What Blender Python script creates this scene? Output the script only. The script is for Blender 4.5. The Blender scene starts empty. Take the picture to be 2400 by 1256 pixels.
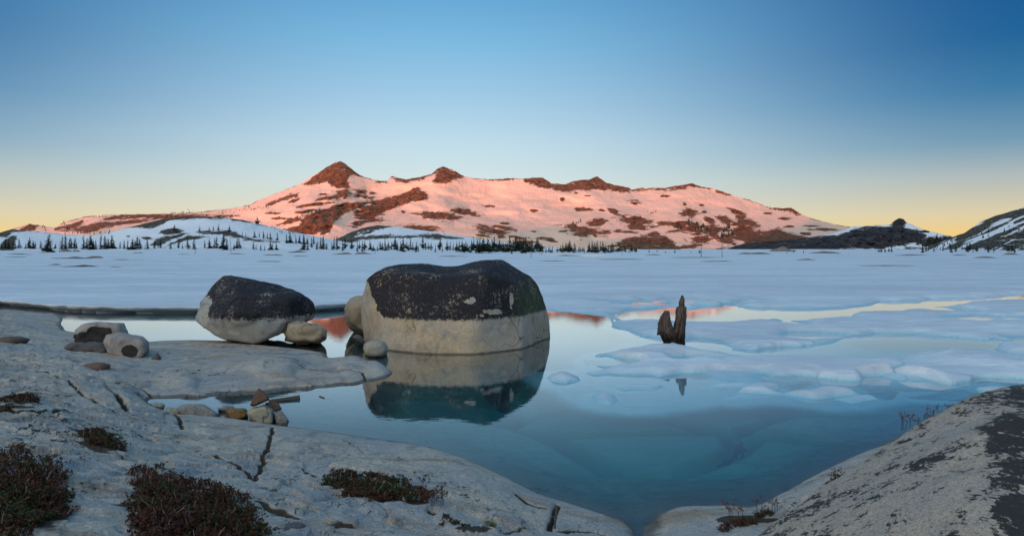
import bpy, bmesh, math, random
import numpy as np
random.seed(7)
R = np.random.RandomState(11)
sc = bpy.context.scene
C = sc.collection
H = 1.6            # eye height over the lake
F = 1600.0         # focal length in photograph pixels
HOR = 586.0        # horizon row in the photograph

# ------------------------------------------------------------------ camera, sky, sun
cam = bpy.data.objects.new('camera', bpy.data.cameras.new('camera'))
C.objects.link(cam); sc.camera = cam
cam.data.lens = 24; cam.data.sensor_width = 36
cam.data.shift_y = -42/2400
cam.data.clip_start = 0.05; cam.data.clip_end = 20000
cam.location = (0, 0, H); cam.rotation_euler = (math.pi/2, 0, 0)

SUN_AZ = math.radians(208)      # clockwise from +Y: behind the camera, to the left
SUN_EL = math.radians(3.2)
EXPO = 0.0
sc.view_settings.view_transform = 'Standard'
sc.view_settings.look = 'None'
sc.view_settings.exposure = EXPO
sc.view_settings.gamma = 1.0
sc.cycles.max_bounces = 8
sc.cycles.transparent_max_bounces = 12
sc.cycles.diffuse_bounces = 3

def bw(a): return (a, a, a, 1)
def lin(r, g, b, s=1.0):
    f = lambda c: ((c/255+.055)/1.055)**2.4 if c > 10.3 else c/255/12.92
    return (f(r)*s, f(g)*s, f(b)*s, 1)

world = bpy.data.worlds.new('World'); sc.world = world; world.use_nodes = True
nt = world.node_tree; N = nt.nodes; L = nt.links
def mathn(nt, op, a, b=None, c=None, clamp=False):
    n = nt.nodes.new('ShaderNodeMath'); n.operation = op; n.use_clamp = clamp
    for i, v in enumerate((a, b, c)):
        if v is None: continue
        if isinstance(v, (int, float)): n.inputs[i].default_value = v
        else: nt.links.new(v, n.inputs[i])
    return n.outputs[0]
def ramp(nt, fac, stops, interp='LINEAR'):
    n = nt.nodes.new('ShaderNodeValToRGB'); n.color_ramp.interpolation = interp
    e = n.color_ramp.elements
    while len(e) < len(stops): e.new(.5)
    for i, (p, c) in enumerate(stops):
        e[i].position = p; e[i].color = c if len(c) == 4 else (*c, 1)
    if fac is not None: nt.links.new(fac, n.inputs[0])
    return n.outputs[0]
def mixc(nt, fac, a, b, mode='MIX'):
    n = nt.nodes.new('ShaderNodeMix'); n.data_type = 'RGBA'; n.blend_type = mode
    for s, v in ((n.inputs[0], fac), (n.inputs[6], a), (n.inputs[7], b)):
        if isinstance(v, (int, float)): s.default_value = v
        elif isinstance(v, tuple): s.default_value = v if len(v) == 4 else (*v, 1)
        else: nt.links.new(v, s)
    return n.outputs[2]
tc = N.new('ShaderNodeTexCoord'); sp = N.new('ShaderNodeSeparateXYZ'); L.new(tc.outputs['Generated'], sp.inputs[0])
x, y, z = sp.outputs
K = 2**-EXPO
zz = mathn(nt, 'MAXIMUM', z, 0.0)
t = mathn(nt, 'POWER', zz, 0.5)          # fine steps near the horizon
def st(stops): return [(math.sqrt(p), lin(*c, K)) for p, c in stops]
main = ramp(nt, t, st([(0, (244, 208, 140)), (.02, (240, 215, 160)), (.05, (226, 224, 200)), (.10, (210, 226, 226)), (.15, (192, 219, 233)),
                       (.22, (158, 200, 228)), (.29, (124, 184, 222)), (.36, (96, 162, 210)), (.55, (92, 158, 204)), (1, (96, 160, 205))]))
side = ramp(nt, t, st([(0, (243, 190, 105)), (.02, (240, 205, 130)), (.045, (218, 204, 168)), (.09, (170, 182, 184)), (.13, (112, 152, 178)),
                       (.19, (52, 118, 164)), (.25, (14, 94, 150)), (.34, (10, 80, 142)), (.55, (40, 112, 170)), (1, (96, 160, 205))]))  # upper sky out of view kept bright to lift the light on level snow
# the band of sky at right angles to the light is the deepest blue
az0 = math.radians(-6)
sx = mathn(nt, 'ADD', mathn(nt, 'MULTIPLY', x, math.cos(az0)), mathn(nt, 'MULTIPLY', y, -math.sin(az0)))
h2 = mathn(nt, 'ADD', mathn(nt, 'MULTIPLY', x, x), mathn(nt, 'MULTIPLY', y, y))
s2 = mathn(nt, 'DIVIDE', mathn(nt, 'MULTIPLY', sx, sx), mathn(nt, 'MAXIMUM', h2, 1e-4))
sf = mathn(nt, 'SINE', mathn(nt, 'MULTIPLY', mathn(nt, 'MULTIPLY', s2, 2.0, clamp=True), math.pi/2))
col = mixc(nt, sf, main, side)
# fill light added in the unseen sky round the sun, lifting snow and rock
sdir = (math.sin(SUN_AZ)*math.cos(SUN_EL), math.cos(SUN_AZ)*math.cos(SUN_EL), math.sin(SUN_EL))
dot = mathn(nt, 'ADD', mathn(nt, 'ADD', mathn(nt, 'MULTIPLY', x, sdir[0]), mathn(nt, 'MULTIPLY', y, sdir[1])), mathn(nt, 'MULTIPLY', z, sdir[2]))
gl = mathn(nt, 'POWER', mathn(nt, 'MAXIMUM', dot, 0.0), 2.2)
sky_fill = mixc(nt, gl, (0, 0, 0, 1), (2.7*K, 2.5*K, 2.0*K, 1))
col = mixc(nt, 1.0, col, sky_fill, 'ADD')
sky = N.new('ShaderNodeTexSky'); sky.sky_type = 'NISHITA'; sky.sun_disc = False
sky.sun_elevation = SUN_EL; sky.sun_rotation = SUN_AZ
nis = mixc(nt, 1.0, sky.outputs[0], (.006, .006, .006, 1), 'MULTIPLY')
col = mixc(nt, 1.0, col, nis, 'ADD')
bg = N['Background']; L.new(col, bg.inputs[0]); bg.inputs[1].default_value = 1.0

sl = bpy.data.lights.new('sun', 'SUN'); sl.energy = 3.8; sl.angle = math.radians(.55); sl.color = (1.0, .13, .03)
so = bpy.data.objects.new('sun', sl); C.objects.link(so)
so.rotation_euler = (math.pi/2-SUN_EL, 0, math.pi - SUN_AZ)

# ------------------------------------------------------------------ numeric helpers
def hash3(i, j, k, s):
    n = (i*374761393 + j*668265263 + k*2147483647 + s*1274126177) & 0xffffffff
    n = ((n ^ (n >> 13))*1274126177) & 0xffffffff
    n = ((n ^ (n >> 16))*2246822519) & 0xffffffff
    return ((n ^ (n >> 15)) & 0xffff)/32767.5 - 1
def vn(x, y, z=0.0, s=0):
    x = np.asarray(x, float); y = np.asarray(y, float); z = np.zeros_like(x)+z
    xi, yi, zi = [np.floor(a).astype(np.int64) for a in (x, y, z)]
    fx, fy, fz = x-xi, y-yi, z-zi
    u, v, w = [a*a*a*(a*(a*6-15)+10) for a in (fx, fy, fz)]
    out = 0
    for a in (0, 1):
        for b in (0, 1):
            for c in (0, 1):
                out = out + hash3(xi+a, yi+b, zi+c, s)*(u if a else 1-u)*(v if b else 1-v)*(w if c else 1-w)
    return out
def fbm(x, y, z=0.0, o=4, s=0, g=.5):
    t = 0; a = 1.0; n = 0
    for k in range(o):
        t = t + a*vn(x*2**k+17.3*k, y*2**k-9.1*k, np.asarray(z)*2**k+3.7*k, s+k); n += a; a *= g
    return t/n
def smooth(a, b, v):
    t = np.clip((v-a)/(b-a), 0, 1); return t*t*(3-2*t)
def sdf(poly, X, Y):                       # > 0 inside
    P = np.array(poly, float); d = np.full(X.shape, 1e9); ins = np.zeros(X.shape, bool)
    n = len(P)
    for i in range(n):
        ax, ay = P[i]; bx, by = P[(i+1) % n]
        ex, ey = bx-ax, by-ay
        t = np.clip(((X-ax)*ex+(Y-ay)*ey)/(ex*ex+ey*ey+1e-12), 0, 1)
        d = np.minimum(d, (X-ax-t*ex)**2+(Y-ay-t*ey)**2)
        c = ((ay > Y) != (by > Y)) & (X < (bx-ax)*(Y-ay)/(by-ay+1e-12)+ax)
        ins ^= c
    return np.sqrt(d)*np.where(ins, 1, -1)
def seglen(poly, X, Y):                    # distance to an open line
    P = np.array(poly, float); d = np.full(X.shape, 1e9)
    for i in range(len(P)-1):
        ax, ay = P[i]; bx, by = P[i+1]; ex, ey = bx-ax, by-ay
        t = np.clip(((X-ax)*ex+(Y-ay)*ey)/(ex*ex+ey*ey+1e-12), 0, 1)
        d = np.minimum(d, (X-ax-t*ex)**2+(Y-ay-t*ey)**2)
    return np.sqrt(d)
def W(px, py, Y):                          # a point seen at (px, py), Y metres away
    return ((px-1200)/F*Y, Y, H-(py-HOR)/F*Y)
def G(px, py, z=0.0):                      # a point seen at (px, py), standing at height z
    Y = F*(H-z)/(py-HOR); return ((px-1200)/F*Y, Y)

def grid_obj(name, X, Y, Z, mat, attrs=None, keep=None, parent=None, flip=False):
    nr, nc = X.shape
    co = np.stack([X, Y, Z], -1).reshape(-1, 3)
    i = np.arange(nr*nc).reshape(nr, nc)
    q = np.stack([i[:-1, :-1], i[:-1, 1:], i[1:, 1:], i[1:, :-1]], -1).reshape(-1, 4)
    if flip: q = q[:, ::-1]
    if keep is not None:
        k = keep.reshape(-1); q = q[k[q].any(1)]
        used = np.zeros(nr*nc, bool); used[q] = True
        m = np.cumsum(used)-1; q = m[q]; co = co[used]
    else: used = None
    me = bpy.data.meshes.new(name)
    me.vertices.add(len(co)); me.vertices.foreach_set('co', co.ravel().astype(np.float32))
    me.loops.add(q.size); me.loops.foreach_set('vertex_index', q.ravel().astype(np.int32))
    me.polygons.add(len(q)); me.polygons.foreach_set('loop_start', (np.arange(len(q))*4).astype(np.int32))
    me.polygons.foreach_set('loop_total', np.full(len(q), 4, np.int32))
    me.polygons.foreach_set('use_smooth', np.ones(len(q), bool))
    me.update(calc_edges=True)
    for k, v in (attrs or {}).items():
        v = v.reshape(-1); v = v[used] if used is not None else v
        a = me.attributes.new(k, 'FLOAT', 'POINT'); a.data.foreach_set('value', v.astype(np.float32))
    me.materials.append(mat)
    o = bpy.data.objects.new(name, me); C.objects.link(o); o.parent = parent
    return o
def mesh_obj(name, V, Fc, mat, parent=None, smooth_=False, loc=None):
    me = bpy.data.meshes.new(name); me.from_pydata([tuple(v) for v in V], [], [tuple(f) for f in Fc])
    if smooth_: me.polygons.foreach_set('use_smooth', np.ones(len(me.polygons), bool))
    me.materials.append(mat); me.update()
    o = bpy.data.objects.new(name, me); C.objects.link(o)
    if loc: o.location = loc
    o.parent = parent
    return o
def tag(o, label=None, cat=None, group=None, kind=None):
    for k, v in (('label', label), ('category', cat), ('group', group), ('kind', kind)):
        if v: o[k] = v
    return o
def empty(name, loc):
    o = bpy.data.objects.new(name, None); C.objects.link(o); o.location = loc; o.empty_display_size = .1
    return o

# ------------------------------------------------------------------ materials
def newmat(name, rough=.8, spec=.3):
    m = bpy.data.materials.new(name); m.use_nodes = True
    b = m.node_tree.nodes['Principled BSDF']; b.inputs['Roughness'].default_value = rough
    b.inputs['Specular IOR Level'].default_value = spec
    return m, m.node_tree, b
def noise(nt, co, scale, detail=6, rough=.55, dist=0.0):
    n = nt.nodes.new('ShaderNodeTexNoise'); n.inputs['Scale'].default_value = scale
    n.inputs['Detail'].default_value = detail; n.inputs['Roughness'].default_value = rough
    n.inputs['Distortion'].default_value = dist
    if co is not None: nt.links.new(co, n.inputs['Vector'])
    return n.outputs['Fac']
def geo(nt): return nt.nodes.new('ShaderNodeNewGeometry')
def mapping(nt, co, scale, rot=(0, 0, 0)):
    n = nt.nodes.new('ShaderNodeMapping'); n.inputs['Scale'].default_value = scale; n.inputs['Rotation'].default_value = rot
    nt.links.new(co, n.inputs[0]); return n.outputs[0]
def attr(nt, name):
    n = nt.nodes.new('ShaderNodeAttribute'); n.attribute_name = name; return n.outputs['Fac']
def bump(nt, b, h, strength, dist):
    n = nt.nodes.new('ShaderNodeBump'); n.inputs['Strength'].default_value = strength; n.inputs['Distance'].default_value = dist
    nt.links.new(h, n.inputs['Height'])
    prev = b.inputs['Normal'].links
    if prev: nt.links.new(prev[0].from_socket, n.inputs['Normal'])
    nt.links.new(n.outputs[0], b.inputs['Normal'])

def granite(name, c1=(.30, .285, .265), c2=(.40, .34, .26), lichen_z=None, lichen=0.0, wet=True, speck=1.0, lz_noise=.06, spots=0.0, stain=0.0, green=0.0, joint=False, crack=.9, crackamt=1.0):
    m, nt, b = newmat(name, .82, .25)
    g = geo(nt); P = g.outputs['Position']
    big = noise(nt, P, 1.3, 4, .5)
    mid = noise(nt, P, 7, 6, .6)
    c = mixc(nt, ramp(nt, big, [(.36, bw(0)), (.62, bw(1))]), (*c1, 1), (*c2, 1))
    c = mixc(nt, ramp(nt, mid, [(.35, bw(.55)), (.7, bw(0))]), c, (c1[0]*.68, c1[1]*.72, c1[2]*.8, 1))
    if stain:
        sn = noise(nt, mapping(nt, P, (.9, 2.2, 1.5), (0, 0, .5)), 1.6, 7, .62, .6)
        c = mixc(nt, ramp(nt, sn, [(.52, bw(0)), (.66, bw(stain))]), c, (.34, .235, .15, 1))
        sn2 = noise(nt, mapping(nt, P, (1.2, .8, 1), (0, 0, 1.2)), 2.3, 7, .6, 1.)
        c = mixc(nt, ramp(nt, sn2, [(.55, bw(0)), (.7, bw(stain*.9))]), c, (.17, .19, .22, 1))
    # hairline joints
    wv = nt.nodes.new('ShaderNodeVectorMath'); wv.operation = 'MULTIPLY_ADD'
    nn_ = nt.nodes.new('ShaderNodeTexNoise'); nn_.inputs['Scale'].default_value = 1.6; nn_.inputs['Detail'].default_value = 6; nt.links.new(P, nn_.inputs['Vector'])
    nt.links.new(nn_.outputs['Color'], wv.inputs[0]); wv.inputs[1].default_value = (.75, .75, .75); nt.links.new(P, wv.inputs[2])
    vo = nt.nodes.new('ShaderNodeTexVoronoi'); vo.feature = 'DISTANCE_TO_EDGE'; vo.inputs['Scale'].default_value = crack; nt.links.new(wv.outputs[0], vo.inputs['Vector'])
    line = ramp(nt, vo.outputs['Distance'], [(0, bw(1)), (.010*crack, bw(0))])
    line = mathn(nt, 'MULTIPLY', line, ramp(nt, noise(nt, P, 1.1, 3, .5), [(.45, bw(0)), (.58, bw(.8*crackamt))]))
    c = mixc(nt, line, c, (.05, .045, .04, 1))
    # mineral grain: dark mica and pale feldspar crystals
    fine = noise(nt, P, 110, 3, .8)
    c = mixc(nt, ramp(nt, fine, [(.36, bw(.75*speck)), (.46, bw(0))]), c, (.07, .07, .075, 1))
    c = mixc(nt, ramp(nt, fine, [(.56, bw(0)), (.66, bw(.55*speck))]), c, (.62, .59, .55, 1))
    grain = noise(nt, P, 42, 5, .85)
    c = mixc(nt, ramp(nt, grain, [(.34, bw(.6*speck)), (.50, bw(0))]), c, (.12, .115, .11, 1))
    z = nt.nodes.new('ShaderNodeSeparateXYZ'); nt.links.new(P, z.inputs[0]); z = z.outputs[2]
    if spots:
        s1 = noise(nt, mapping(nt, P, (1.5, 1, 1), (0, .5, .4)), 8, 7, .72, .25)
        s2 = noise(nt, mapping(nt, P, (1.7, 1, 1), (0, .5, .4)), 30, 6, .75)
        big2 = noise(nt, P, 1.7, 3, .5)
        v = mathn(nt, 'ADD', mathn(nt, 'MULTIPLY', s1, .66), mathn(nt, 'ADD', mathn(nt, 'MULTIPLY', s2, .45), mathn(nt, 'MULTIPLY', big2, .25)))
        la = attr(nt, 'lichen')
        v = mathn(nt, 'ADD', v, mathn(nt, 'MULTIPLY', la, .25))
        lc = mixc(nt, grain, (.012, .012, .013, 1), (.035, .028, .026, 1))
        c = mixc(nt, ramp(nt, v, [(.785-spots*.06, bw(0)), (.81-spots*.06, bw(.95))]), c, lc)
    if lichen_z is not None:
        e = noise(nt, P, 14, 6, .7); e2 = noise(nt, P, 45, 4, .7); e3 = noise(nt, P, 1.1, 3, .5)
        v = mathn(nt, 'SUBTRACT', z, lichen_z)
        v = mathn(nt, 'ADD', v, mathn(nt, 'MULTIPLY', mathn(nt, 'SUBTRACT', e, .5), lz_noise))
        v = mathn(nt, 'ADD', v, mathn(nt, 'MULTIPLY', mathn(nt, 'SUBTRACT', e2, .5), lz_noise*.8))
        la = attr(nt, 'bare')
        v = mathn(nt, 'SUBTRACT', v, mathn(nt, 'MULTIPLY', la, .9))
        up = ramp(nt, mathn(nt, 'ADD', mathn(nt, 'MULTIPLY', v, 8), .5), [(.35, bw(0)), (.65, bw(1))])
        holes = noise(nt, P, 22, 6, .8)
        lo = mathn(nt, 'ADD', holes, mathn(nt, 'MULTIPLY', noise(nt, P, 2.6, 4, .6), .45))
        cover = ramp(nt, lo, [(.79, bw(1)), (.90, bw(1-lichen))])
        fac = mathn(nt, 'MULTIPLY', up, cover)
        lc = mixc(nt, noise(nt, P, 60, 3, .8), (.008, .008, .010, 1), (.032, .024, .029, 1))
        lc = mixc(nt, ramp(nt, noise(nt, P, 75, 2, .9), [(.58, bw(0)), (.70, bw(.8))]), lc, (.17, .155, .15, 1))
        gf = ramp(nt, noise(nt, P, 11, 5, .8), [(.66, bw(0)), (.72, bw(.6))])
        lc = mixc(nt, gf, lc, (.16, .19, .03, 1))
        if green:
            ga = mathn(nt, 'MULTIPLY', attr(nt, 'green'), ramp(nt, grain, [(.35, bw(.3)), (.6, bw(.9))]))
            lc = mixc(nt, ga, lc, (.065, .085, .03, 1))
        c = mixc(nt, fac, c, lc)
    if joint:
        sf_ = ramp(nt, mathn(nt, 'ADD', mathn(nt, 'MULTIPLY', z, -1.0), mathn(nt, 'MULTIPLY', mathn(nt, 'SUBTRACT', mid, .5), .5)), [(.10, bw(0)), (.38, bw(.95))])
        c = mixc(nt, sf_, c, (.74, .78, .70, 1))
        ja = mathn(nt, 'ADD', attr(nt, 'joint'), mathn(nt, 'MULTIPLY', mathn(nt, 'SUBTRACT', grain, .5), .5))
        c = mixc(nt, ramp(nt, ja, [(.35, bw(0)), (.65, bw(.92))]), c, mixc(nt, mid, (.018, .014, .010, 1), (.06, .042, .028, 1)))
    if joint:
        nt.links.new(mathn(nt, 'SUBTRACT', .25, mathn(nt, 'MULTIPLY', ja, .25), clamp=True), b.inputs['Specular IOR Level'])
    if wet:
        e = noise(nt, P, 6, 4, .6)
        v = mathn(nt, 'SUBTRACT', z, mathn(nt, 'MULTIPLY', e, .045))
        wf = ramp(nt, mathn(nt, 'ADD', mathn(nt, 'MULTIPLY', v, 20), .5), [(.35, bw(.75)), (.6, bw(0))])
        c = mixc(nt, wf, c, (.07, .062, .05, 1))
    nt.links.new(c, b.inputs['Base Color'])
    inv = mathn(nt, 'SUBTRACT', 1.0, line); bump(nt, b, inv, .7, .02)
    bump(nt, b, mid, .45, .032)
    bump(nt, b, grain, .5, .008)
    bump(nt, b, fine, .35, .0015)
    return m

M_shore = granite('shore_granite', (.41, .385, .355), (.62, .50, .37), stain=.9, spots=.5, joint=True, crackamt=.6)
M_boulder = granite('lichen_boulder_granite', (.56, .46, .35), (.70, .49, .27), lichen_z=.51, lichen=.8, stain=.7, green=1.0, lz_noise=.13, crack=.8)
M_boulder2 = granite('grey_boulder_granite', (.44, .43, .40), (.50, .43, .33), lichen_z=.47, lichen=.8, lz_noise=.28)
M_tan = granite('tan_granite', (.46, .35, .22), (.54, .38, .20))
M_cream = granite('cream_granite', (.46, .42, .33), (.44, .36, .22))
M_greyrock = granite('grey_granite', (.27, .26, .25), (.30, .28, .25))
M_darkrock = granite('dark_wet_granite', (.10, .095, .095), (.13, .11, .10), speck=.5)
M_rust = granite('rust_granite', (.22, .11, .06), (.16, .09, .06), speck=.5)
M_orange = granite('ochre_granite', (.30, .16, .05), (.20, .11, .04), speck=.4)
M_right = granite('spotted_granite', (.46, .38, .31), (.58, .42, .29), spots=1.15, stain=.3, crackamt=0.0)
M_patch = granite('patched_granite', (.40, .34, .30), (.44, .37, .31), spots=1.0)

def snowmat():
    m, nt, b = newmat('lake_ice', .55, .35)
    g = geo(nt); P = g.outputs['Position']
    n1 = noise(nt, P, .9, 6, .6, .3)
    c = mixc(nt, n1, (.80, .84, .88, 1), (.86, .87, .88, 1))
    st_ = noise(nt, mapping(nt, P, (.18, .9, 1)), 1.1, 6, .65, .6)
    c = mixc(nt, ramp(nt, st_, [(.42, bw(.42)), (.58, bw(0))]), c, (.60, .68, .74, 1))
    d = noise(nt, mapping(nt, P, (.5, 1.2, 1)), 1.6, 8, .72, .5)
    c = mixc(nt, ramp(nt, d, [(.52, bw(0)), (.70, bw(.55))]), c, (.50, .46, .45, 1))
    far = noise(nt, mapping(nt, P, (.03, .14, 1)), 1.5, 8, .7, .5)
    c = mixc(nt, ramp(nt, far, [(.45, bw(0)), (.60, bw(.75))]), c, (.53, .56, .60, 1))
    rip = noise(nt, mapping(nt, P, (.3, 1.3, 1)), 1.3, 8, .75, .8)
    c = mixc(nt, ramp(nt, rip, [(.44, bw(.65)), (.57, bw(0))]), c, (.58, .585, .63, 1))
    # thin sodden ice at the water's edge is clear blue
    th = attr(nt, 'thin')
    c = mixc(nt, mathn(nt, 'MULTIPLY', th, .9), c, (.22, .54, .64, 1))
    dk = attr(nt, 'darken')
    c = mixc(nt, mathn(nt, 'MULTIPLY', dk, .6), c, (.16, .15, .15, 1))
    nt.links.new(c, b.inputs['Base Color'])
    bump(nt, b, noise(nt, mapping(nt, P, (.6, 1.2, 1)), 3.2, 6, .6, .4), .45, .06)
    bump(nt, b, noise(nt, mapping(nt, P, (.12, .5, 1)), 1.2, 6, .6, .4), .55, .25)
    bump(nt, b, noise(nt, mapping(nt, P, (1, 1.4, 1)), 11, 6, .75), .55, .022)
    bump(nt, b, noise(nt, P, 45, 4, .8), .6, .006)
    # waterlogged margins of the sheet turn clear
    tr = nt.nodes.new('ShaderNodeBsdfTransparent'); ms = nt.nodes.new('ShaderNodeMixShader')
    nt.links.new(attr(nt, 'fade'), ms.inputs[0]); nt.links.new(b.outputs[0], ms.inputs[1]); nt.links.new(tr.outputs[0], ms.inputs[2])
    nt.links.new(ms.outputs[0], nt.nodes['Material Output'].inputs['Surface'])
    return m
M_ice = snowmat()

def mountainmat(name, rock1, rock2, scale=1.0, cliff=0.0, sn=((.78, .49, .35, 1), (.84, .56, .42, 1))):  # default snow tint carries the pink sunset light in its colour
    m, nt, b = newmat(name, .8, .15)
    g = geo(nt); P = g.outputs['Position']
    a = attr(nt, 'rock')
    e = noise(nt, mapping(nt, P, (1, .45, 1.6)), .035*scale, 8, .72, .4)
    e2 = noise(nt, mapping(nt, P, (.6, .3, 2.2)), .11*scale, 8, .8)
    v = mathn(nt, 'ADD', a, mathn(nt, 'MULTIPLY', mathn(nt, 'SUBTRACT', e, .5), 2.9))
    v = mathn(nt, 'ADD', v, mathn(nt, 'MULTIPLY', mathn(nt, 'SUBTRACT', e2, .5), 3.0))
    fac = ramp(nt, v, [(.47, bw(0)), (.55, bw(1))])
    rn = noise(nt, mapping(nt, P, (1, 1, .7)), .09*scale, 8, .85)
    rc = ramp(nt, rn, [(.40, (*[q*.22 for q in rock1], 1)), (.5, (*rock1, 1)), (.62, (*rock2, 1))])
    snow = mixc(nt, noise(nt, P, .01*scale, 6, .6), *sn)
    if cliff:
        gl_ = noise(nt, mapping(nt, P, (1, .6, .12)), .07*scale, 6, .7)
        rc = mixc(nt, ramp(nt, gl_, [(.42, bw(cliff)), (.56, bw(0))]), rc, (*[q*.28 for q in rock1], 1))
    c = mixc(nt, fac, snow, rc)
    nt.links.new(c, b.inputs['Base Color'])
    rb = mathn(nt, 'MULTIPLY', rn, fac)
    bump(nt, b, rb, 1.0, 18/scale)
    bump(nt, b, noise(nt, mapping(nt, P, (1, .6, 1)), .011*scale, 8, .62), .7, 26/scale)
    return m
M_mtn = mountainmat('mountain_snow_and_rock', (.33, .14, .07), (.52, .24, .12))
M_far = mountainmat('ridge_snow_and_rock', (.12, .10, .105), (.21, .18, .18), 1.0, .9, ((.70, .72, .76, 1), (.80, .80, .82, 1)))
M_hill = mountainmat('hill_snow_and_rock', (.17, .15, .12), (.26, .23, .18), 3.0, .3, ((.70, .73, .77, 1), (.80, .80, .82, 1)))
M_outcrop = None

# water: sky mirrored off the surface, blue-green depth below it
m = bpy.data.materials.new('lake_water'); m.use_nodes = True; M_water = m
nt = m.node_tree; nt.nodes.remove(nt.nodes['Principled BSDF']); out = nt.nodes['Material Output']
g = geo(nt)
lw = nt.nodes.new('ShaderNodeLayerWeight'); lw.inputs['Blend'].default_value = .5
fr = ramp(nt, lw.outputs['Facing'], [(0, bw(.02)), (.5, bw(.06)), (.674, bw(.13)), (.75, bw(.26)), (.80, bw(.48)), (.868, bw(.82)), (.93, bw(.93)), (1, bw(1))])
gl = nt.nodes.new('ShaderNodeBsdfGlossy'); gl.inputs['Roughness'].default_value = 0.0; gl.inputs['Color'].default_value = (.97, .98, 1, 1)
tr = nt.nodes.new('ShaderNodeBsdfRefraction'); tr.inputs['IOR'].default_value = 1.33; tr.inputs['Roughness'].default_value = 0; tr.inputs['Color'].default_value = (.95, .99, 1, 1)
bp = nt.nodes.new('ShaderNodeBump'); bp.inputs['Strength'].default_value = .05; bp.inputs['Distance'].default_value = .01
nt.links.new(noise(nt, mapping(nt, g.outputs['Position'], (1, 2.2, 1)), 5, 3, .5), bp.inputs['Height'])
nt.links.new(bp.outputs[0], gl.inputs['Normal'])
mx = nt.nodes.new('ShaderNodeMixShader'); nt.links.new(fr, mx.inputs[0]); nt.links.new(tr.outputs[0], mx.inputs[1]); nt.links.new(gl.outputs[0], mx.inputs[2])
nt.links.new(mx.outputs[0], out.inputs['Surface'])
va = nt.nodes.new('ShaderNodeVolumeAbsorption'); va.inputs['Color'].default_value = (.0, .93, .975, 1); va.inputs['Density'].default_value = 1.9
nt.links.new(va.outputs[0], out.inputs['Volume'])

def flat(name, c, rough=.8, var=.4, scale=30):
    m, nt, b = newmat(name, rough, .2)
    g = geo(nt)
    n = noise(nt, g.outputs['Position'], scale, 4, .7)
    nt.links.new(mixc(nt, n, tuple(q*(1-var) for q in c), tuple(q*(1+var) for q in c)), b.inputs['Base Color'])
    return m
M_needle = flat('conifer_needles', (.030, .040, .022), .8, .6, .8)
M_bark = flat('bark', (.085, .062, .045), .9, .4, 3)
M_dead = flat('dead_wood', (.11, .08, .06), .9, .4, 3)
M_twig = flat('shrub_twig', (.07, .042, .03), .8, .5, 40)
M_pale_twig = flat('bleached_twig', (.30, .24, .20), .8, .3, 40)
M_leafg = flat('shrub_leaf_green', (.034, .046, .012), .6, .8, 16)
M_leafr = flat('shrub_leaf_russet', (.075, .026, .014), .6, .9, 16)
M_seed = flat('seed_head', (.16, .055, .03), .8, .4, 60)
M_grass = flat('tussock_grass', (.12, .13, .05), .7, .4, 60)
def woodmat():
    m, nt, b = newmat('weathered_wood', .85, .2)
    g = geo(nt); P = g.outputs['Position']
    n = noise(nt, mapping(nt, P, (1, 1, .1)), 34, 8, .75, .8)
    c = ramp(nt, n, [(.32, (.018, .013, .010, 1)), (.5, (.105, .075, .058, 1)), (.68, (.25, .19, .155, 1))])
    z = nt.nodes.new('ShaderNodeSeparateXYZ'); nt.links.new(P, z.inputs[0])
    wf = ramp(nt, mathn(nt, 'ADD', z.outputs[2], mathn(nt, 'MULTIPLY', noise(nt, P, 18, 4, .6), .14)), [(.20, bw(.88)), (.32, bw(0))])
    c = mixc(nt, wf, c, (.012, .008, .008, 1))
    nt.links.new(c, b.inputs['Base Color']); bump(nt, b, n, 1.0, .02)
    return m
M_wood = woodmat()

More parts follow.
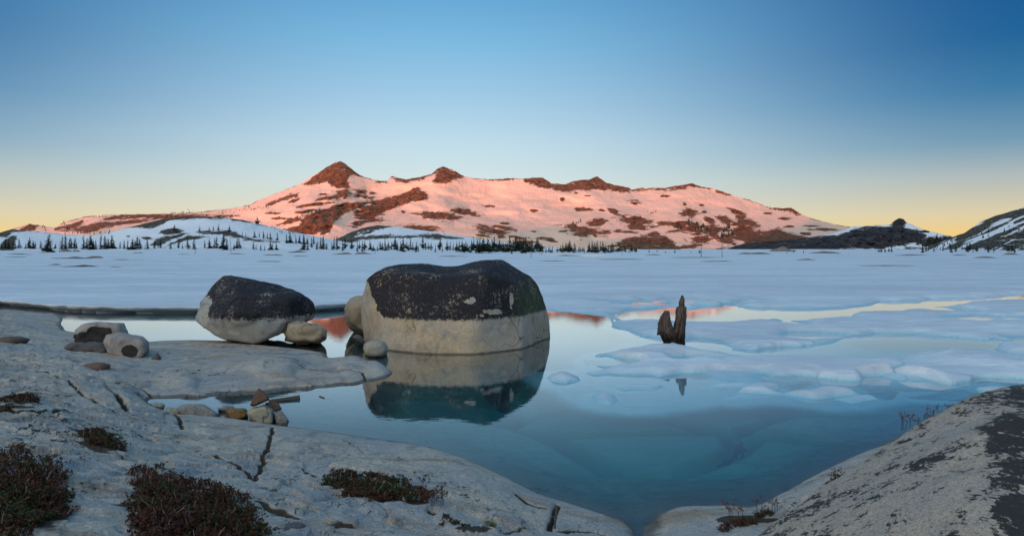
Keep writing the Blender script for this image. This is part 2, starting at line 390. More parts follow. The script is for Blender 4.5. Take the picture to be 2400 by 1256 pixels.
# ------------------------------------------------------------------ far terrain
def interp(pts, x):
    p = np.array(pts, float); return np.interp(x, p[:, 0], p[:, 1])
class Hill:
    """A slope between a foot line and a skyline; rng(px, py) is how far away its surface stands."""
    def __init__(s, sky_, foot, Yb, Yt, pw=1.0, amp=0.0, wl=260., seed=0, jag=0.0, jagmask=None):
        s.sky_, s.foot, s.Yb, s.Yt, s.pw, s.amp, s.wl, s.seed, s.jag = sky_, foot, Yb, Yt, pw, amp, wl, seed, jag
    def skyline(s, px):
        return interp(s.sky_, px)
    def rng(s, px, py):
        f = interp(s.foot, px)
        if not hasattr(s, 'sm'):
            g_ = np.arange(-1400, 3600, 5.); q_ = interp(s.sky_, g_)
            w_ = np.exp(-(np.arange(-24, 25)*5/55.)**2); w_ /= w_.sum()
            s.sm = (g_, np.convolve(np.pad(q_, 24, mode='edge'), w_, 'valid'))
        k = np.interp(px, *s.sm)
        t = np.clip((f-py)/np.maximum(f-k, 6), 0, 1.35)
        return s.Yb+(s.Yt-s.Yb)*t**s.pw + s.amp*fbm(px/s.wl, py/(s.wl*.35), o=4, s=s.seed)*np.sin(np.pi*np.clip(t, 0, 1))**.5
    def build(s, name, mat, x0, x1, nx, nt_, rockfn, relief=0.0):
        px = np.linspace(x0, x1, nx)[None, :]; t = np.linspace(0, 1, nt_)[:, None]
        f = interp(s.foot, px); k = s.skyline(px)
        PY = f+(k-f)*t; PX = px+0*t
        Y = s.rng(PX, PY)
        PY = PY + s.jag*fbm(px/9., px*0+.5, o=4, s=s.seed+5)*t**14
        rock = rockfn(PX, PY)
        if relief: Y = Y - relief*np.clip(rock, 0, 1)*(fbm(PX/14, PY/7, o=4, s=9)+.15)*np.sin(np.pi*np.clip(t*.97+.03, 0, 1))**.4
        X = (PX-1200)/F*Y; Z = H-(PY-HOR)/F*Y
        # the slope goes on down behind the crest
        bx, by, bz, br = [X], [Y], [Z], [rock]
        for j in range(1, 5):
            dy = 60*j*(s.Yt/2000.)**.8
            bx.append(X[-1:]*(1+dy/Y[-1:])); by.append(Y[-1:]+dy); bz.append(Z[-1:]-dy*.35*(.5+.2*j)-.05*dy); br.append(rock[-1:])
        o = grid_obj(name, np.vstack(bx), np.vstack(by), np.vstack(bz), mat, {'rock': np.vstack(br)})
        tag(o, kind='structure'); return o
def paint(PX, PY, polys=(), ells=(), soft=5.0, base=-.35):
    v = np.full(PX.shape, base)
    for p in polys:
        p = np.array(p, float)
        lo, hi = p.min(0)-30, p.max(0)+30
        m = (PX > lo[0]) & (PX < hi[0]) & (PY > lo[1]) & (PY < hi[1])
        if m.any(): v[m] = np.maximum(v[m], .5+.55*np.clip(sdf(p, PX[m], PY[m])/soft, -2, 1))
    for e in ells:
        cx, cy, rx, ry = e[:4]; a = math.radians(e[4]) if len(e) > 4 else 0
        dx, dy = PX-cx, PY-cy
        u = (dx*math.cos(a)+dy*math.sin(a))/rx; w = (-dx*math.sin(a)+dy*math.cos(a))/ry
        d = 1-np.sqrt(u*u+w*w)
        v = np.maximum(v, np.clip(.5+.9*d, base, 1.05))
    return v

mtn = Hill([(-700, 560), (-300, 548), (0, 545), (50, 530), (68, 525), (100, 529), (128, 534), (150, 521), (200, 508), (260, 503), (300, 503), (400, 500), (470, 497), (520, 491), (580, 483),
            (620, 463), (660, 448), (700, 433), (730, 414), (760, 395), (785, 381), (798, 378), (812, 386), (828, 399), (845, 412), (870, 420), (890, 424), (908, 424), (918, 413), (950, 420), (985, 415),
            (1010, 408), (1025, 396), (1038, 390), (1060, 398), (1085, 412), (1110, 419), (1150, 421), (1200, 418), (1225, 420), (1245, 417), (1272, 417), (1292, 430), (1325, 432), (1345, 424),
            (1380, 421), (1400, 413), (1420, 428), (1440, 434), (1475, 440), (1480, 445), (1500, 441), (1560, 440), (1600, 433), (1625, 430), (1642, 438), (1670, 442), (1700, 452), (1730, 462),
            (1760, 470), (1800, 485), (1830, 489), (1853, 486), (1872, 498), (1900, 512), (1950, 524), (2000, 534), (2060, 552), (2400, 575), (3000, 590)],
           [(-700, 592), (3000, 592)], 1250, 1950, pw=.9, amp=150, wl=230, seed=3, jag=1.8)
M_POLY = [
    [(712, 434), (760, 396), (797, 376), (830, 400), (848, 414), (822, 410), (813, 420), (820, 441), (792, 441), (768, 427), (738, 431)],
    [(866, 419), (908, 423), (906, 427), (890, 428)],
    [(912, 412), (950, 417), (1010, 406), (1038, 388), (1088, 413), (1062, 424), (1045, 430), (1014, 427), (1024, 406), (985, 421), (950, 428), (930, 424)],
    [(1120, 418), (1205, 417), (1205, 421), (1130, 423)],
    [(1222, 418), (1272, 415), (1292, 428), (1330, 430), (1400, 411), (1422, 427), (1478, 440), (1476, 453), (1425, 445), (1418, 450), (1400, 443), (1330, 450), (1285, 442), (1232, 429)],
    [(1480, 444), (1560, 438), (1625, 428), (1672, 440), (1668, 445), (1622, 439), (1560, 446), (1540, 446), (1482, 449)],
    [(1675, 442), (1712, 456), (1708, 460), (1680, 450)],
    [(1800, 484), (1853, 484), (1882, 503), (1868, 504), (1850, 494), (1815, 494)],
    [(978, 440), (1000, 452), (1003, 466), (965, 474), (925, 486), (880, 510), (905, 516), (870, 520), (832, 508), (828, 498), (862, 482), (905, 464), (940, 455)],
    [(808, 476), (900, 468), (860, 480), (810, 496), (785, 520), (770, 548), (700, 552), (660, 542), (700, 528), (715, 505), (765, 488)],
    [(620, 482), (665, 462), (700, 452), (697, 460), (660, 472), (622, 485)],
    [(130, 537), (185, 519), (205, 515), (185, 530), (160, 540)], [(48, 536), (70, 524), (88, 530), (82, 540), (50, 542)],
    [(240, 512), (300, 502), (400, 502), (480, 505), (560, 506), (470, 512), (380, 514), (300, 512), (250, 518)],
    [(150, 540), (230, 522), (320, 514), (380, 510), (340, 520), (250, 532), (200, 544)],
    [(1420, 580), (1470, 560), (1530, 547), (1560, 552), (1565, 562), (1585, 572), (1575, 590), (1500, 588), (1450, 580)],
    [(1720, 540), (1760, 536), (1790, 552), (1810, 575), (1795, 582), (1750, 572), (1725, 558)],
    [(1780, 545), (1815, 536), (1850, 545), (1900, 560), (1960, 552), (1990, 545), (2060, 560), (2060, 592), (1900, 590), (1830, 590), (1800, 570)],
    [(1700, 540), (1740, 530), (1780, 540), (1740, 546)],
    [(1560, 545), (1600, 534), (1680, 546), (1640, 548), (1590, 543)],
]
M_ELL = [(1030, 506, 46, 9, 4), (1090, 497, 30, 6, 8), (985, 537, 48, 8, 3), (1148, 540, 34, 8, 10), (1178, 534, 25, 5, 12), (1145, 483, 16, 2.5, 4), (1180, 524, 12, 2, 0),
         (800, 456, 22, 10, -15), (845, 450, 17, 5, 10), (850, 461, 22, 4, 8), (873, 453, 9, 3), (770, 465, 30, 4, -8), (640, 500, 16, 2.5), (690, 470, 14, 3, -20), (735, 480, 38, 4, -8),
         (720, 495, 30, 3, -8), (680, 520, 26, 5, -14), (655, 512, 20, 3), (760, 456, 14, 3), (840, 523, 20, 6, -8), (670, 546, 30, 4), (945, 497, 4, 3),
         (1250, 494, 8, 3), (1365, 491, 18, 4), (1438, 495, 14, 5, 28), (1409, 493, 7, 3), (1490, 476, 12, 4), (1485, 470, 14, 1.6), (1378, 459, 10, 1.5), (1558, 460, 10, 2.5), (1605, 478, 4, 4),
         (1645, 481, 6, 2.5), (1616, 500, 17, 10, 8), (1614, 495, 10, 8), (1650, 497, 6, 4), (1400, 523, 24, 9, -12), (1372, 540, 42, 11, 8), (1365, 548, 20, 10), (1412, 545, 14, 6), (1490, 519, 36, 11, 6), (1495, 530, 22, 9),
         (1590, 524, 46, 6, 0), (1620, 532, 30, 5), (1665, 518, 14, 6, 25), (1700, 517, 24, 8, 12), (1752, 522, 28, 8, 14), (1735, 510, 12, 6), (1728, 497, 18, 5, 18), (1725, 525, 12, 4),
         (1670, 535, 22, 9, 8), (1672, 548, 14, 9), (1640, 561, 24, 8, 0), (1632, 548, 14, 3), (1700, 562, 26, 7, 14), (1710, 555, 18, 8), (1448, 543, 9, 3), (1475, 544, 20, 3), (1530, 532, 9, 2),
         (1220, 558, 28, 4, 8), (1230, 568, 22, 5), (1270, 558, 14, 3), (1320, 543, 10, 2), (1290, 563, 12, 4, 10), (1132, 553, 12, 2, 8), (1175, 556, 12, 2, 5), (1840, 513, 14, 3), (1850, 531, 14, 2), (1890, 548, 12, 3),
         (1600, 580, 50, 5, -8), (1700, 586, 60, 5, -3), (1250, 543, 6, 2), (1350, 452, 4, 2), (1317, 468, 5, 4), (1930, 538, 30, 3), (1800, 500, 10, 2), (1900, 530, 20, 2)]
def mrock(PX, PY):
    v = paint(PX, PY, M_POLY, M_ELL, 4.5)
    sky_ = mtn.skyline(PX); d = PY-sky_
    v = np.maximum(v, np.where((d < 1.6) & (fbm(PX/40, PX*0, o=2, s=4) > -.1), .62, -1))
    low = smooth(500, 580, PY)
    v += .55*smooth(430, 570, PY)*np.clip(fbm(PX/22, PY/4.2, o=4, s=21)-.02, -.1, 1)*1.6
    return v
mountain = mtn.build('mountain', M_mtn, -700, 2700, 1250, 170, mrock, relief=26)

ridge = Hill([(1560, 596), (1690, 585), (1740, 572), (1800, 566), (1850, 562), (1900, 556), (1960, 545), (2000, 531), (2040, 529), (2085, 527), (2096, 518), (2106, 511), (2118, 514), (2126, 522), (2160, 537), (2210, 549), (2240, 556), (2400, 570), (3000, 585)],
             [(1500, 593), (3000, 593)], 950, 1200, pw=.8, amp=40, wl=160, seed=8, jag=1.5)
R_POLY = [[(1690, 592), (1730, 570), (1800, 560), (1850, 556), (1880, 553), (1915, 552), (1960, 552), (2000, 538), (2060, 530), (2150, 538), (2170, 550), (2160, 566), (2120, 574), (2080, 578), (2070, 588), (1990, 582), (1930, 594), (1690, 596)],
          [(2085, 530), (2096, 516), (2107, 508), (2120, 512), (2126, 520), (2121, 535), (2100, 533)],
          [(2150, 560), (2230, 553), (2300, 570), (2260, 584), (2160, 580)], [(2080, 585), (2200, 578), (2400, 582), (2400, 592), (2080, 592)]]
def rrock(PX, PY):
    v = paint(PX, PY, R_POLY, [(2165, 543, 14, 3), (2010, 545, 12, 2)], 5)
    return v - .7*np.clip(fbm(PX/14, PY/5, o=3, s=31)-.28, 0, 1)*(PX > 1990)
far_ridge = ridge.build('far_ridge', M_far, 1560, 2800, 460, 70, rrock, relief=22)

rh = Hill([(2080, 592), (2130, 586), (2180, 577), (2230, 556), (2260, 546), (2285, 530), (2300, 519), (2330, 507), (2400, 486), (2520, 455), (2700, 440), (3100, 500)],
          [(2050, 595), (3100, 597)], 360, 520, pw=.9, amp=26, wl=150, seed=12, jag=1.5)
def hrock(PX, PY):
    v = np.full(PX.shape, .95)
    s = fbm((PX+1.6*PY)/55, (PY-.38*PX)/7+(PX*.78)/7, o=4, s=41)
    s = fbm((PX)/60, (PY+.42*PX)/6.5, o=4, s=41)
    v -= 1.7*smooth(.20, .34, s)
    v += .8*smooth(8, 0, PY-rh.skyline(PX))
    return v
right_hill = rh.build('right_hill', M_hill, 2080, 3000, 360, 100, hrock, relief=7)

lh = Hill([(-900, 560), (-300, 555), (-60, 556), (0, 545), (28, 537), (60, 541), (110, 545), (150, 549), (220, 551), (270, 541), (330, 526), (380, 514), (430, 509), (480, 508), (520, 509), (570, 516),
           (620, 528), (680, 542), (750, 556), (820, 569), (880, 582), (950, 592), (1100, 594)], [(-900, 590), (0, 588), (900, 591), (1100, 595)], 345, 500, pw=.8, amp=16, wl=240, seed=16, jag=.9)
L_POLY = [[(-900, 548), (0, 540), (28, 530), (110, 540), (220, 546), (270, 536), (330, 520), (400, 506), (470, 500), (540, 504), (600, 520), (590, 524), (540, 513), (470, 512), (400, 516), (360, 533), (300, 534), (225, 550), (190, 550), (110, 545), (60, 543), (30, 544), (15, 556), (-900, 580)],
          [(12, 560), (30, 552), (40, 554), (36, 564), (32, 590), (0, 592), (0, 575)],
          [(370, 547), (385, 537), (410, 534), (432, 540), (420, 548), (395, 551)], [(350, 575), (365, 562), (395, 552), (430, 546), (445, 549), (400, 562), (370, 577)],
          [(385, 580), (415, 562), (440, 552), (480, 553), (495, 557), (440, 562), (400, 575)], [(462, 544), (490, 541), (530, 542), (555, 546), (575, 556), (655, 568), (600, 566), (540, 555), (500, 549), (470, 547)]]
def lrock(PX, PY):
    v = paint(PX, PY, L_POLY, [(300, 554, 5, 2), (345, 558, 12, 3)], 4)
    return v
left_hill = lh.build('left_hill', M_hill, -900, 1100, 620, 60, lrock, relief=3)

ch = Hill([(660, 592), (740, 577), (780, 565), (820, 545), (850, 534), (885, 528), (930, 532), (960, 536), (1020, 544), (1070, 551), (1120, 560), (1200, 570), (1300, 581), (1420, 592)], [(650, 594), (1450, 594)], 520, 700, pw=.8, amp=18, wl=200, seed=23, jag=.8)
def crock(PX, PY):
    return paint(PX, PY, [[(700, 592), (780, 562), (850, 530), (885, 525), (925, 531), (880, 538), (840, 546), (832, 553), (870, 553), (920, 552), (980, 552), (1020, 548), (1060, 556), (1085, 560), (1020, 560), (980, 556), (860, 560), (830, 566), (800, 590)]],
                 [(860, 545, 20, 3, -12), (1180, 575, 30, 2)], 4)
centre_hill = ch.build('centre_hill', M_hill, 660, 1440, 300, 50, crock, relief=3)

# unseen ridge added behind the camera, its crest shaped to shade lake and slopes
def add_shade_ridge():
    ta = math.tan(SUN_EL); ux, uy = math.sin(SUN_AZ), math.cos(SUN_AZ)     # towards the sun, level
    vx, vy = -uy, ux                                                          # across it
    tab = [(-700, 575), (700, 590), (1000, 580), (1060, 549), (1120, 548), (1190, 556), (1240, 538), (1290, 529), (1340, 531), (1380, 545), (1430, 562), (1500, 556), (1560, 563), (1620, 580), (1690, 590),
           (1750, 570), (1800, 548), (1860, 535), (1900, 518), (1930, 500), (1990, 470), (2200, 400), (2700, 380)]
    D = 900.0
    pts = []
    for px, py in tab:
        Y = float(mtn.rng(np.array([float(px)]), np.array([float(min(max(py, 440), 590))]))[0])
        X = (px-1200)/F*Y; z = H+(HOR-py)/F*Y
        lat = X*vx+Y*vy; along = X*ux+Y*uy
        pts.append((lat, z+(D-along)*ta))
    pts.sort()
    la = np.linspace(-3600, 3600, 400); n = np.array(pts)
    hgt = np.interp(la, n[:, 0], n[:, 1]); hgt = hgt+2.0*fbm(la/60, la*0, o=4, s=77)
    prof = [(-420, -.02), (-300, .10), (-200, .35), (-90, .72), (0, 1.0), (110, .8), (260, .45), (500, .1)]
    X = np.array([[ux*(D+a)+vx*l for l in la] for a, k in prof]); Y = np.array([[uy*(D+a)+vy*l for l in la] for a, k in prof])
    Z = np.array([hgt*k for a, k in prof])
    rock = np.clip(.5+.5*fbm(X/90, Y/90, o=4, s=5), 0, 1)
    o = grid_obj('shade_ridge', X, Y, Z, M_hill, {'rock': rock}); tag(o, kind='structure')
add_shade_ridge()

# ------------------------------------------------------------------ near ground: granite shore and lake bed, one sheet
def uv(X, Y): return X/Y*3.0, np.log(Y)*1.6
CP = [  # (px, py, height): where the photograph shows the rock surface
 # middle slab, far edge
 (150,745,.0),(150,773,.0),(195,784,.0),(245,792,.02),(355,801,.02),(400,799,.035),(460,798,.04),(530,801,.03),(600,806,.0),(670,812,-.02),(750,822,-.03),(768,838,.0),(805,836,.015),(855,842,.02),(893,856,.015),(918,874,-.01),
 # near edge
 (905,886,.0),(850,898,.0),(780,905,.0),(700,912,.0),(600,920,.0),(500,927,.0),(420,932,.0),(352,932,.01),
 (300,870,.15),(400,850,.10),(500,840,.09),(600,840,.08),(700,858,.09),(800,865,.08),(850,866,.05),(450,890,.11),(600,885,.09),(720,890,.07),(250,840,.13),(200,810,.10),(330,905,.10),
 (100,770,.12),(50,740,.12),(0,722,.10),(0,780,.18),(90,735,.08),(130,750,.04),(-150,740,.2),(-150,800,.3),(60,800,.17),(140,800,.1),
 (-100,700,.0),(0,700,-.02),(100,700,-.15),
 # pool behind the slab
 (180,755,-.06),(200,765,-.07),(300,760,-.2),(420,765,-.25),(600,765,-.4),(700,785,-.3),(780,780,-.35),(790,815,-.2),(250,745,-.25),(400,735,-.4),(250,700,-.5),(440,783,-.12),(350,785,-.06),
 (960,858,-.10),(1000,862,-.3),(1100,870,-.7),(1280,840,-1.0),(900,800,-.3),(1100,760,-.8),(950,885,-.15),
 # channel
 (345,941,.0),(400,942,-.04),(500,945,-.12),(600,945,-.2),(750,945,-.3),(900,930,-.45),(900,985,-.4),(1000,940,-.8),(700,975,-.22),(560,958,-.15),(430,958,-.05),
 # crest of the near slab
 (0,838,.30),(60,842,.30),(130,850,.28),(200,880,.24),(260,905,.2),(330,938,.12),(370,958,.09),(410,970,.07),(460,973,.05),(520,978,.05),(600,990,.045),(700,1005,.04),(780,1015,.04),(860,1027,.04),(940,1037,.04),(1000,1048,.04),(1060,1066,.04),(1120,1090,.04),(1180,1120,.04),(1220,1142,.04),(1270,1162,.03),(1330,1180,.03),(1400,1200,.02),(1460,1222,.02),(1500,1243,.0),(1530,1256,.0),
 # just beyond the crest
 (540,972,-.10),(700,994,-.16),(860,1014,-.2),(1010,1030,-.3),(1130,1070,-.35),(1240,1130,-.3),(1340,1160,-.28),(1440,1200,-.25),
 # body
 (0,900,.42),(0,1000,.56),(0,1100,.66),(0,1256,.72),(120,920,.38),(200,980,.40),(200,1080,.54),(200,1256,.68),(350,1010,.30),(400,1100,.42),(400,1256,.60),(500,1030,.2),(600,1060,.22),(600,1150,.38),(600,1256,.5),
 (750,1060,.15),(800,1120,.27),(800,1256,.42),(950,1100,.16),(1000,1170,.26),(1000,1256,.36),(1100,1150,.16),(1200,1200,.15),(1200,1256,.22),(1330,1225,.10),(1400,1256,.10),(-300,900,.5),(-300,1256,.8),(-200,830,.4),
 (400,1600,.75),(1000,1700,.62),(1500,1700,.5),(-400,1700,.9),(2000,1700,.4),(1000,2400,.8),(-800,2200,1.),(2500,2200,.6),
 # low slabs at the bottom right
 (1515,1236,.0),(1550,1205,.02),(1600,1190,.035),(1700,1187,.035),(1770,1190,.03),(1650,1215,.09),(1600,1256,.12),(1750,1256,.18),(1800,1178,.03),(1850,1152,.04),(1900,1122,.04),(1960,1090,.04),(2030,1058,.03),
 (1900,1170,.16),(2050,1120,.25),(2200,1150,.3),(2100,1040,.05),(2200,980,.05),(2400,900,.2),(2700,860,.3),(2700,1200,.6),(1600,1170,-.25),(1700,1165,-.25),(1820,1140,-.3),(1950,1060,-.35),(2080,1000,-.4),
 # lake
 (1200,1000,-1.1),(1300,1090,-.65),(1300,1130,-.45),(1400,1150,-.42),(1500,1160,-.4),(1500,1100,-.6),(1600,1090,-.7),(1600,1000,-1.2),(1700,1100,-.6),(1150,1030,-.8),(1850,1060,-.8),(2000,980,-1.2),(1300,960,-1.4),
 (1500,900,-2),(2200,900,-2),(1100,960,-1.0),(1600,850,-2.2),(1900,850,-2.2),(2400,800,-2.2),(1300,760,-2.),(2700,760,-2.2),(600,700,-1.2),(1200,680,-2.4),(2000,700,-2.6),(300,660,-1.5),(1200,640,-2.6),(2400,640,-2.6),(-300,660,-.8)]
cp = np.array(CP, float)
Yc = F*(H-cp[:, 2])/(cp[:, 1]-HOR); Xc = (cp[:, 0]-1200)/F*Yc
uc, vc = uv(Xc, Yc)
def kern(d2): return np.sqrt(d2+.05**2)
A = kern((uc[:, None]-uc)**2+(vc[:, None]-vc)**2)
A -= np.eye(len(uc))*3.5e-3
cw = np.linalg.solve(A, cp[:, 2]+.3)
CRACKS = [  # open joints and edges in the granite
 ([(110,868),(150,893),(200,925),(240,948),(280,968),(330,985)], .012, .03),([(250,905),(275,928),(300,962)], .022, .05),([(0,905),(60,915),(130,925),(170,925)], .008, .012),
 ([(235,893),(300,893),(350,915),(385,930)], .010, .03),([(560,850),(700,862),(800,875),(850,890),(880,905)], .005, .014),
 ([(500,1060),(580,1105),(600,1120),(640,1000)], .006, .010),([(600,1180),(680,1210),(760,1225),(880,1232)], .005, .01),
 ([(1010,1190),(1030,1205),(1060,1215),(1090,1238),(1180,1244),(1260,1240)], .016, .03),([(1290,1240),(1340,1240),(1390,1240),(1440,1256)], .010, .02),
 ([(1290,1238),(1300,1205),(1305,1180)], .010, .03),([(270,1060),(330,1090),(380,1120)], .010, .02),([(0,960),(40,972),(90,970),(160,960)], .006, .012),([(380,955),(410,970),(430,1000)], .012, .02),
 ([(330,962),(370,972),(410,978),(470,985)], .012, .02),([(700,1090),(760,1120),(830,1150)], .005, .01),([(1210,1160),(1240,1180),(1280,1190)], .008, .012),([(0,870),(60,860),(120,868)], .014, .03),([(20,1020),(120,1035),(190,1065)], .008, .012)]
def base_h(X, Y):
    sh = X.shape; X = X.ravel(); Y = Y.ravel(); u, v = uv(X, Y); out_ = np.empty(len(X))
    for i in range(0, len(X), 20000):
        out_[i:i+20000] = kern((u[i:i+20000, None]-uc)**2+(v[i:i+20000, None]-vc)**2) @ cw
    return (out_-.3).reshape(sh)
JOINT = None
WATERLINE = [(345,935),(420,933),(500,928),(600,921),(700,913),(780,906),(850,899),(905,887),(922,875),(908,860),(870,847),(830,841),(800,838),(770,841),(766,828),(740,824),(690,818),(640,812),(600,807),(530,801),(460,799),(400,800),(355,802),(300,797),(245,793),(195,785),(152,774),(144,760),(147,744),(100,738),(-400,725),(-400,600),
  (3000,600),(2900,880),(2400,905),(2200,980),(2120,1015),(2030,1058),(1960,1090),(1900,1122),(1850,1152),(1800,1178),(1770,1190),(1700,1187),(1600,1190),(1550,1205),(1515,1236),(1500,1275),(1480,1240),(1460,1222),(1400,1200),(1330,1180),(1270,1162),(1220,1142),(1180,1120),(1120,1090),(1060,1066),(1000,1048),(940,1037),(860,1027),(780,1015),(700,1005),(600,990),(520,979),(460,974),(410,969),(375,957),(350,943)]
WATERLINE = [G(a_, b_) for a_, b_ in WATERLINE]
def rock_h(X, Y):
    z = base_h(X, Y)
    sd = sdf(WATERLINE, X, Y)+.03*fbm(X*2.2, Y*2.2, o=4, s=88)
    z = np.where(sd > 0, np.minimum(z, -np.minimum(.30*sd, .10)-.003), np.maximum(z, np.minimum(-.22*sd, .045)+.003))
    z0 = z.copy()
    up = smooth(-.02, .25, z0)
    # swells, glacier flutes and flaked steps
    z += (.006+.05*up)*fbm(X*.9, Y*.9, o=3, s=2)*smooth(.0, .1, np.abs(z0)+.03)
    lip = smooth(.03, .12, z0)
    f = fbm(X*2.1+Y*1.2, Y*.7-X*.3, o=3, s=61)
    z += .026*up*f + .012*lip*fbm(X*2.5, Y*3.5, o=4, s=64)
    t = fbm(X*1.1, Y*1.1, o=4, s=14)*3.2; z += .022*smooth(.02, .25, z0)*(smooth(.44, .56, t-np.floor(t))-.5)
    t2 = fbm(X*2.6+3, Y*3.2, o=4, s=15)*2.6; z += .008*smooth(.03, .2, z0)*(smooth(.42, .58, t2-np.floor(t2))-.5)
    z += .0035*fbm(X*14, Y*14, o=3, s=19)*smooth(0, .05, z0)
    # big rounded blocks on the lake bed
    dn = smooth(-.15, -.5, z0)
    u_ = X*.75+.3*fbm(X*.5, Y*.5, o=2, s=3); v_ = Y*.75+.3*fbm(X*.5+9, Y*.5, o=2, s=4)
    best = np.full(X.shape, 9.); sec = best.copy(); idv = best*0
    ix, iy = np.floor(u_), np.floor(v_)
    for a in (-1, 0, 1):
        for b_ in (-1, 0, 1):
            cx = (ix+a).astype(np.int64); cy = (iy+b_).astype(np.int64)
            fx = cx+.5+.4*hash3(cx, cy, 0*cx, 91); fy = cy+.5+.4*hash3(cx, cy, 0*cx, 92)
            d = np.hypot(u_-fx, v_-fy); n = hash3(cx, cy, 0*cx, 93)
            closer = d < best; sec = np.where(closer, best, np.minimum(sec, d)); idv = np.where(closer, n, idv); best = np.where(closer, d, best)
    gap = smooth(0, .3, sec-best)
    z += dn*((gap-1)*.38+idv*.16)
    z += .05*dn*fbm(X*2, Y*2, o=3, s=70)
    for line, w, dep in CRACKS:
        L_ = []
        for px, py in line:
            zz_ = .2
            for _ in range(12):
                gx, gy = G(px, py, zz_); zz_ = float(base_h(np.array([gx]), np.array([gy]))[0])
            L_.append((gx, gy))
        L_ = np.array(L_); lo = L_.min(0)-.3; hi = L_.max(0)+.3
        m = (X > lo[0]) & (X < hi[0]) & (Y > lo[1]) & (Y < hi[1])
        if m.any():
            xm, ym = X[m], Y[m]
            d = seglen(L_, xm+.018*fbm(xm*9, ym*9, o=3, s=8), ym+.018*fbm(xm*9+4, ym*9, o=3, s=7))
            w = max(w, .014); dep *= 1.5
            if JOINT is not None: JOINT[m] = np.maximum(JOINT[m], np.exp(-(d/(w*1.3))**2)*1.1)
            z[m] -= dep*np.exp(-(d/w)**2)+dep*.06*np.exp(-(d/(w*4))**2)
    return z
def at(px, py, fn=rock_h):
    z = .2
    for _ in range(14):
        gx, gy = G(px, py, z); z = .5*z+.5*float(fn(np.array([gx]), np.array([gy]))[0])
    gx, gy = G(px, py, z); return gx, gy, z
pxs = np.concatenate([np.linspace(-2600, -280, 40), np.linspace(-250, 2650, 840), np.linspace(2690, 5200, 50)])[None, :]
Ys = np.exp(np.linspace(math.log(1.25), math.log(9.), 520)); Ys = np.concatenate([Ys, np.exp(np.linspace(math.log(9.07), math.log(40), 110))])[:, None]
GX = (pxs-1200)/F*Ys; GY = Ys+0*pxs
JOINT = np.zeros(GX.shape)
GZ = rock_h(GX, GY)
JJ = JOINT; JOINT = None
PX_, PY_ = 1200+F*GX/GY, HOR+F*(H-GZ)/GY
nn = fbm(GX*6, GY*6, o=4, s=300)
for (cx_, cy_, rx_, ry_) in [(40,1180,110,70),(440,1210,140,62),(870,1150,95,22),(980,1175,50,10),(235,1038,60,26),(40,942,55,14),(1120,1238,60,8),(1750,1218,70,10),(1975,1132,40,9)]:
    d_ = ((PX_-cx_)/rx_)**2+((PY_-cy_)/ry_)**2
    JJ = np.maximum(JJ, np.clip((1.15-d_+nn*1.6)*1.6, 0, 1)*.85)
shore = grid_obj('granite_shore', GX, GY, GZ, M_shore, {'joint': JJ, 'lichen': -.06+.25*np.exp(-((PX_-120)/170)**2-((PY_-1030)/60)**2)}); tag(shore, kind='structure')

# water body
def box_obj(name, x0, x1, y0, y1, z0, z1, mat):
    V = [(x, y, z) for z in (z0, z1) for y in (y0, y1) for x in (x0, x1)]
    Fc = [(0, 2, 3, 1), (4, 5, 7, 6), (0, 1, 5, 4), (2, 6, 7, 3), (0, 4, 6, 2), (1, 3, 7, 5)]
    return mesh_obj(name, V, Fc, mat)
water = box_obj('lake_water', -60, 90, 2.6, 60, -6, 0, M_water); tag(water, kind='structure')

# ------------------------------------------------------------------ lake ice
def shore_range(py): return min(4.6/max(.012+(py-HOR)/F, .001), 412) if py < 596.2 else F*H/(py-HOR)
def PG(pts): return [G(px, py) for px, py in pts]
MAIN = PG([(-900,716),(-300,716),(0,717),(70,722),(130,730),(180,733),(215,734),(300,735),(400,736),(470,736),(600,733),(740,731),(810,726),(900,722),(1100,722),(1290,726),(1340,729),(1390,737),(1430,742),(1440,768),(1480,778),(1500,792),
           (1560,800),(1620,803),(1700,798),(1760,806),(1830,812),(1950,810),(2050,805),(2150,800),(2300,800),(2400,790),(2700,780),(3300,770),(3300,592),(-900,592)])
ISL = [PG(p) for p in (
    [(1376,843),(1400,830),(1450,822),(1500,814),(1560,810),(1620,815),(1680,832),(1740,840),(1800,832),(1870,832),(1950,838),(2050,845),(2150,840),(2120,858),(2060,868),(1980,880),(1900,892),(1850,902),(1815,893),(1790,878),(1700,870),(1600,868),(1500,873),(1430,866),(1390,856)],
    [(2040,896),(2080,876),(2120,860),(2180,832),(2230,818),(2290,818),(2340,830),(2400,838),(2700,835),(2700,900),(2400,905),(2330,890),(2260,896),(2200,912),(2120,912),(2060,906)],
    [(2300,812),(2330,808),(2400,806),(2700,800),(2700,832),(2400,834),(2340,826)],
    [(1862,925),(1875,905),(1905,892),(1940,896),(1960,912),(1930,926),(1890,932)],
    [(1286,888),(1300,876),(1330,874),(1362,882),(1370,893),(1340,899),(1300,899)],
    [(1392,930),(1410,922),(1445,926),(1455,940),(1440,951),(1405,945)],
    [(1440,905),(1500,898),(1560,903),(1540,913),(1470,914)],
    [(1650,905),(1720,897),(1800,903),(1760,915),(1680,916)],
    [(1960,935),(2030,922),(2090,915),(2080,930),(2000,945)],
    [(1700,935),(1740,925),(1800,925),(1780,936),(1730,941)],
    [(2150,930),(2250,915),(2330,905),(2400,905),(2400,925),(2250,935)])]
